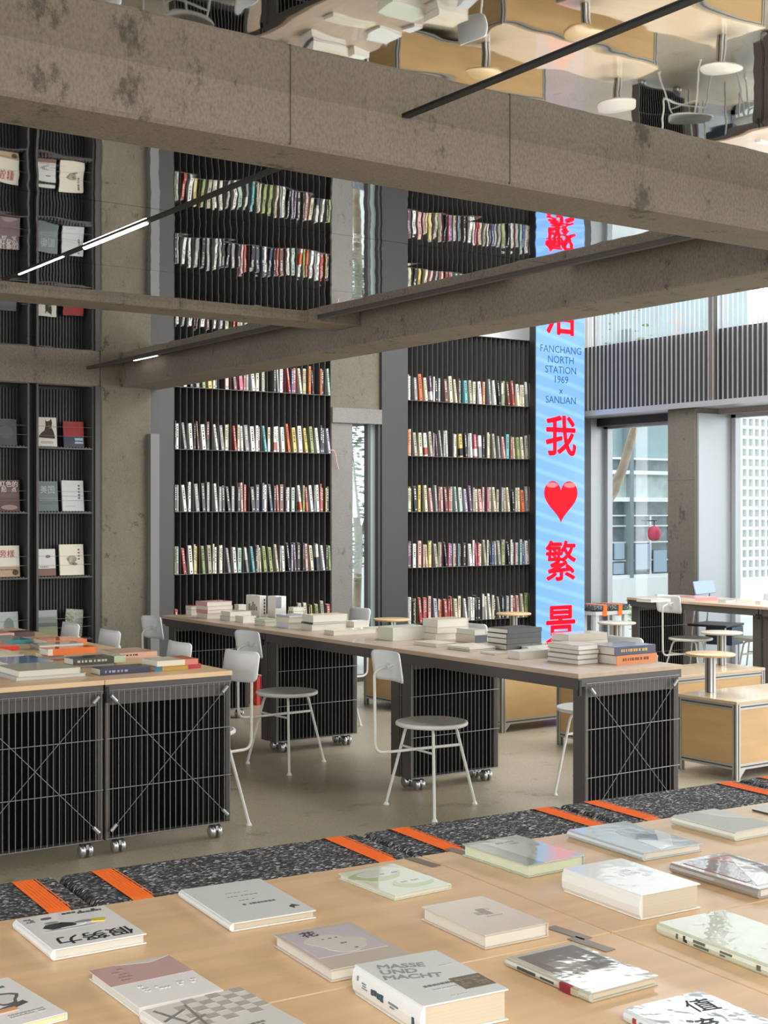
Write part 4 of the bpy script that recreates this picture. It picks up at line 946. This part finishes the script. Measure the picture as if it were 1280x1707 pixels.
fg_book((844, 1596), (985, 1653), (1101, 1627), (953, 1569), 17, wrapcov('#a8a698', .0016, 12), M_page, '-x',
        'stone coloured book with dark picture block and red dot spine, lower right', [
        ('p', [R4(-.42, .42, -.12, .44)], '#57504c'), ('p', [R4(-.3, .1, -.1, .2)], '#7f7a72'),
        ('s', [(.62, .84, .35, .65), (.4, .56, .4, .6)], '#4a4a44'), ('s', [(.12, .3, .2, .85)], '#b9a98c'), ('s', [(.2, .33, .1, .95)], '#8c2a36')])
fg_book((1039, 1683), (1190, 1747), (1320, 1718), (1168, 1650), 24, wrapcov('#bfc4c8', .0024, 12), W_, '-x',
        'grey-blue wrapped book with large thin handwriting at the bottom right', [
        ('p', [R4(-.5, .5, -.5, .5)], '#c9cccd'), ('p', [R4(-.46, .48, -.47, .47)], '#a9b0b8'), ('p', [blob(.05, .1, .22, .3, 22)], '#98a0a9'),
        ('t', '值', .050, .2, .22, -10, '#2f3338'), ('t', '流', .050, -.12, -.12, -10, '#2f3338'), ('s', [(.84, .88, .3, .7)], '#a03a3a'), ('s', [(.6, .8, .4, .6)], '#8a8d90')])
fg_book((148, 1618), (232, 1680), (373, 1649), (281, 1592), 16, wrapcov('#dcdcd8', .0010), W_, '-y',
        'white book with a dusty pink upper band and faint script, lower left', [
        ('p', [R4(-.5, .5, .04, .5)], '#bd9b98'), ('p', [[(-.2, .5), (.1, .44), (.2, .42), (.36, .46), (.5, .5)]], '#cdccc6'), ('p', marks(-.32, -.16, .10, .42, 5, 3, .8), '#9c7f80'), ('p', marks(-.25, .4, -.22, -.12, 2, 4, .4) + marks(-.26, -.2, -.1, -.05, 1, 3, 1.), '#c0c2c2')])
fg_book((240, 1686), (345, 1752), (520, 1712), (396, 1643), 26, wrapcov('#c6c5c0', .0008), M_page, '-x',
        'pale book with a grey checkerboard of tilted squares, bottom edge', [
        ('p', [R4(-.5 + .125 * i, -.5 + .125 * (i + 1), .5 - .09 * (j + 1), .5 - .09 * j) for i in range(2, 8) for j in range(6) if (i + j) % 2], '#a7a39c'),
        ('p', [[(-.45, .42), (-.42, .44), (-.3, .1), (-.33, .08)], [(-.48, .2), (-.2, .34), (-.19, .31), (-.47, .17)], [(-.46, .02), (-.1, .16), (-.09, .13), (-.45, -.01)], [(-.15, .4), (-.12, .42), (-.2, -.1), (-.23, -.1)]] + marks(-.1, .3, -.3, -.2, 2, 4, .7), '#7d7a76')])
fg_book((-98, 1662), (-28, 1722), (92, 1693), (22, 1619), 14, wrapcov('#dde0da', .0008), mat('lime_page_edges', '#dcdcb0', .8), '+x',
        'white book with line drawing and green edge, lower left corner', [
        ('p', [blob(.1, .05, .2, .14, 16, .3), [(-.05, -.2), (.3, -.12), (.28, -.05), (-.08, -.12)]], '#55585a'), ('p', [blob(.1, .05, .15, .10, 16, .3)], '#cfd2cc'), ('p', marks(-.1, .35, -.36, -.28, 2, 4, .9), '#a4a7a4'), ('p', marks(.0, .3, .28, .34, 1, 4, .9), '#3f6a60'), ('p', [R4(-.2, .1, -.22, -.15)], '#dba27c')])
fg_book((1258, 1344), (1300, 1355), (1345, 1347), (1300, 1336), 7, wrapcov('#d6d6d0', .001), W_, '-x', 'small white book with dark foot at the far right edge', [('s', [(0.02, .98, .02, .3)], '#3a3232')])
# ------------------------------------------------------------------ outdoors
tag(MB().box(9.96, 40, -5, 40, -.16, -.04).box(-6, 9.96, 10.62, 40, -.16, -.04).build('paving', m=mat('pale_paving', '#b9bab6', .8, vary=(1, .08))), kind='structure')
M_white = mat('white_render', '#eceeed', .7)
# breeze block screen
t = thing('breeze_block_wall', 'white wall of square hollow blocks outside the right window', 'wall', (15.0, 13.35, 0))
MB().box(-.2, 4.2, 0, .16, -.04, .50).build('plinth', t, m=M_white)
mb = MB(); s = .135; sz = .148; N = 30; K = 17; wl = .042; z0 = .50
for i in range(N + 1): mb.box(i * s - wl / 2, i * s + wl / 2, 0, .14, z0, z0 + K * sz + wl)
for j in range(K + 1): mb.box(0, N * s, 0.0005, .1395, z0 + j * sz, z0 + j * sz + wl)
mb.build('block_lattice', t, m=M_white)
MB().box(-.05, 4.1, .142, .16, .5, z0 + K * sz).build('backing', t, m=mat('grey_backing', '#a3a8a6', .8))
# building across the yard
t = thing('building', 'pale building with large gridded windows across the yard', 'building', (15.2, 16.0, 0))
MB().box(-3, 4, .2, .4, -.04, 6).build('wall', t, m=mat('aqua_grey_wall', '#93a6aa', .7, vary=(2, .1)))
MB().box(-3, 4, .0, .2, -.04, .42).build('plinth', t, m=M_white)
MB().box(-3, 4, .1, .2, 1.74, 2.14).build('sill_band', t, m=mat('pale_mottled_band', '#b4bfbf', .7, vary=(6, .18)))
MB().box(-3, 4, .12, .2, 2.17, 2.36).build('transom_glazing', t, m=mat('dim_glazing', '#66747a', .15, coat=.5, vary=(5, .35)))
for z, h in ((2.36, .03), (2.12, .06), (1.67, .07), (.42, .05)): MB().box(-3, 4, .02, .2, z, z + h).build('ledge', t, m=M_white)
MB().box(-3, 4, .16, .2, .47, 1.67).build('lower_glazing', t, m=MATS['dim_glazing'])
mb = MB()
for x in (-1.9, -1.3, -.72, .43, 1.42, 1.95, 2.5, 3.1): mb.box(x, x + .04, .10, .16, .47, 1.45)
for z in (1.43, 1.26, .99, .69): mb.box(-3, 4, .11, .155, z, z + .022)
mb.build('window_bars', t, m=M_white)
for x in (-1.55, .88, 2.9): MB().box(x, x + .07, .0, .2, .42, 4.5).build('downpipe', t, m=mat('grey_blue_post', '#7c8b90', .5))
for k_, (x, z, a, h) in enumerate(((.60, .73, .2, .26), (1.06, .55, .34, .42), (.58, .49, .22, .18), (1.5, .5, .3, .36))): MB().box(x, x + a, .06 + .005 * k_, .1, z, z + h).build('hanging_sheet', t, m=mat('pale_blue_sheet', '#a9b9cc', .6))
P = Vector((16.36, 15.75, 1.15))
o = MB().lathe([(.03, -.12), (.08, -.10), (.105, -.04), (.105, .04), (.08, .10), (.03, .12)], n=20).build('lantern', loc=P, m=mat('red_lantern', '#c8405c', .5)); tag(o, 'red round lantern hanging across the yard', 'lantern')
MB().tube([(0, 0, .12), (0, 0, .2)], .008).box(-.03, .03, -.03, .262, .2, .215).build('lantern_hook', o, m=M_black)
# tree across window 2
def pxat(px, y, d): a, b = ray(px); return Vector((a * d, b * d, H - (y - 853) / FPX * d))
M_bark = mat('pale_bark', '#a3917c', .85, vary=(9, .25), bump=(20, .01))
def leaves(name, parent, blobs, n, size, m, seed):
    r = random.Random(seed); mb = MB()
    for _ in range(n):
        c, rad = r.choice(blobs); p = Vector(c) + Vector((r.gauss(0, .45), r.gauss(0, .45), r.gauss(0, .45))) * rad
        M = Matrix.Translation(p) @ Matrix.Rotation(r.uniform(0, 6.3), 4, 'Z') @ Matrix.Rotation(r.uniform(-1.2, 1.2), 4, 'X')
        l = size * r.uniform(.6, 1.3); mb.add([(-l, 0, 0), (0, l * .3, .15 * l), (l, 0, 0), (0, -l * .3, -.1 * l)], [(0, 1, 2), (0, 2, 3)], None, M)
    return mb.build(name, parent, m=m)
t = thing('tree', 'bare pale leaning tree trunk outside the window right of the screen', 'tree', (10.2, 12.0, -.04)); o_ = t.location.copy()
pts = [Vector((10.2, 12.0, -.04)), Vector((10.25, 11.6, .8)), pxat(985, 870, 14.6), pxat(1022, 818, 14.6), pxat(1038, 780, 14.6), pxat(1060, 705, 14.6), pxat(1095, 600, 14.4)]
MB().tube([p - o_ for p in pts], [.09, .085, .075, .06, .05, .045, .035], n=10).build('trunk', t, m=M_bark)
leaves('foliage', t, [((.2, .2, 3.6), .9), ((.6, -.5, 4.0), .8)], 500, .06, mat('leaf_green', '#6f8a4e', .6), 2)
t = thing('tree', 'leafy young tree outside the narrow window between the bookcases', 'tree', (8.4, 12.6, -.04))
MB().tube([(0, 0, 0), (.05, 0, 1.2), (-.05, .05, 2.4), (.1, 0, 3.4)], [.05, .045, .03, .015], n=8).tube([(.05, 0, 1.2), (.35, .1, 1.9), (.5, 0, 2.6)], [.02, .015, .008], n=6).tube([(.03, 0, 1.4), (-.3, 0, 2.0)], [.018, .008], n=6).build('trunk', t, m=M_bark)
leaves('foliage', t, [((0, 0, 2.2), .5), ((-.2, 0, 1.7), .4), ((.3, 0, 1.4), .35), ((.2, 0, 2.6), .5), ((-.1, 0, 1.1), .3)], 1500, .05, mat('leaf_grey_green', '#75856a', .6), 5)
t = thing('shrub', 'small light green plant at the foot of the window beside the screen', 'plant', (10.95, 10.75, -.04))
leaves('foliage', t, [((0, 0, .42), .16), ((.05, .05, .3), .14)], 260, .05, mat('fresh_leaf_green', '#9ab864', .6), 8)
MB().tube([(0, 0, 0), (0, 0, .4)], .01).build('stem', t, m=M_bark)
# pale boundary wall seen through the narrow window
t = tag(MB().box(4, 12.5, 18, 18.2, -.04, 1.2).build('garden_wall', m=M_white), 'low pale wall beyond the narrow window', 'wall')
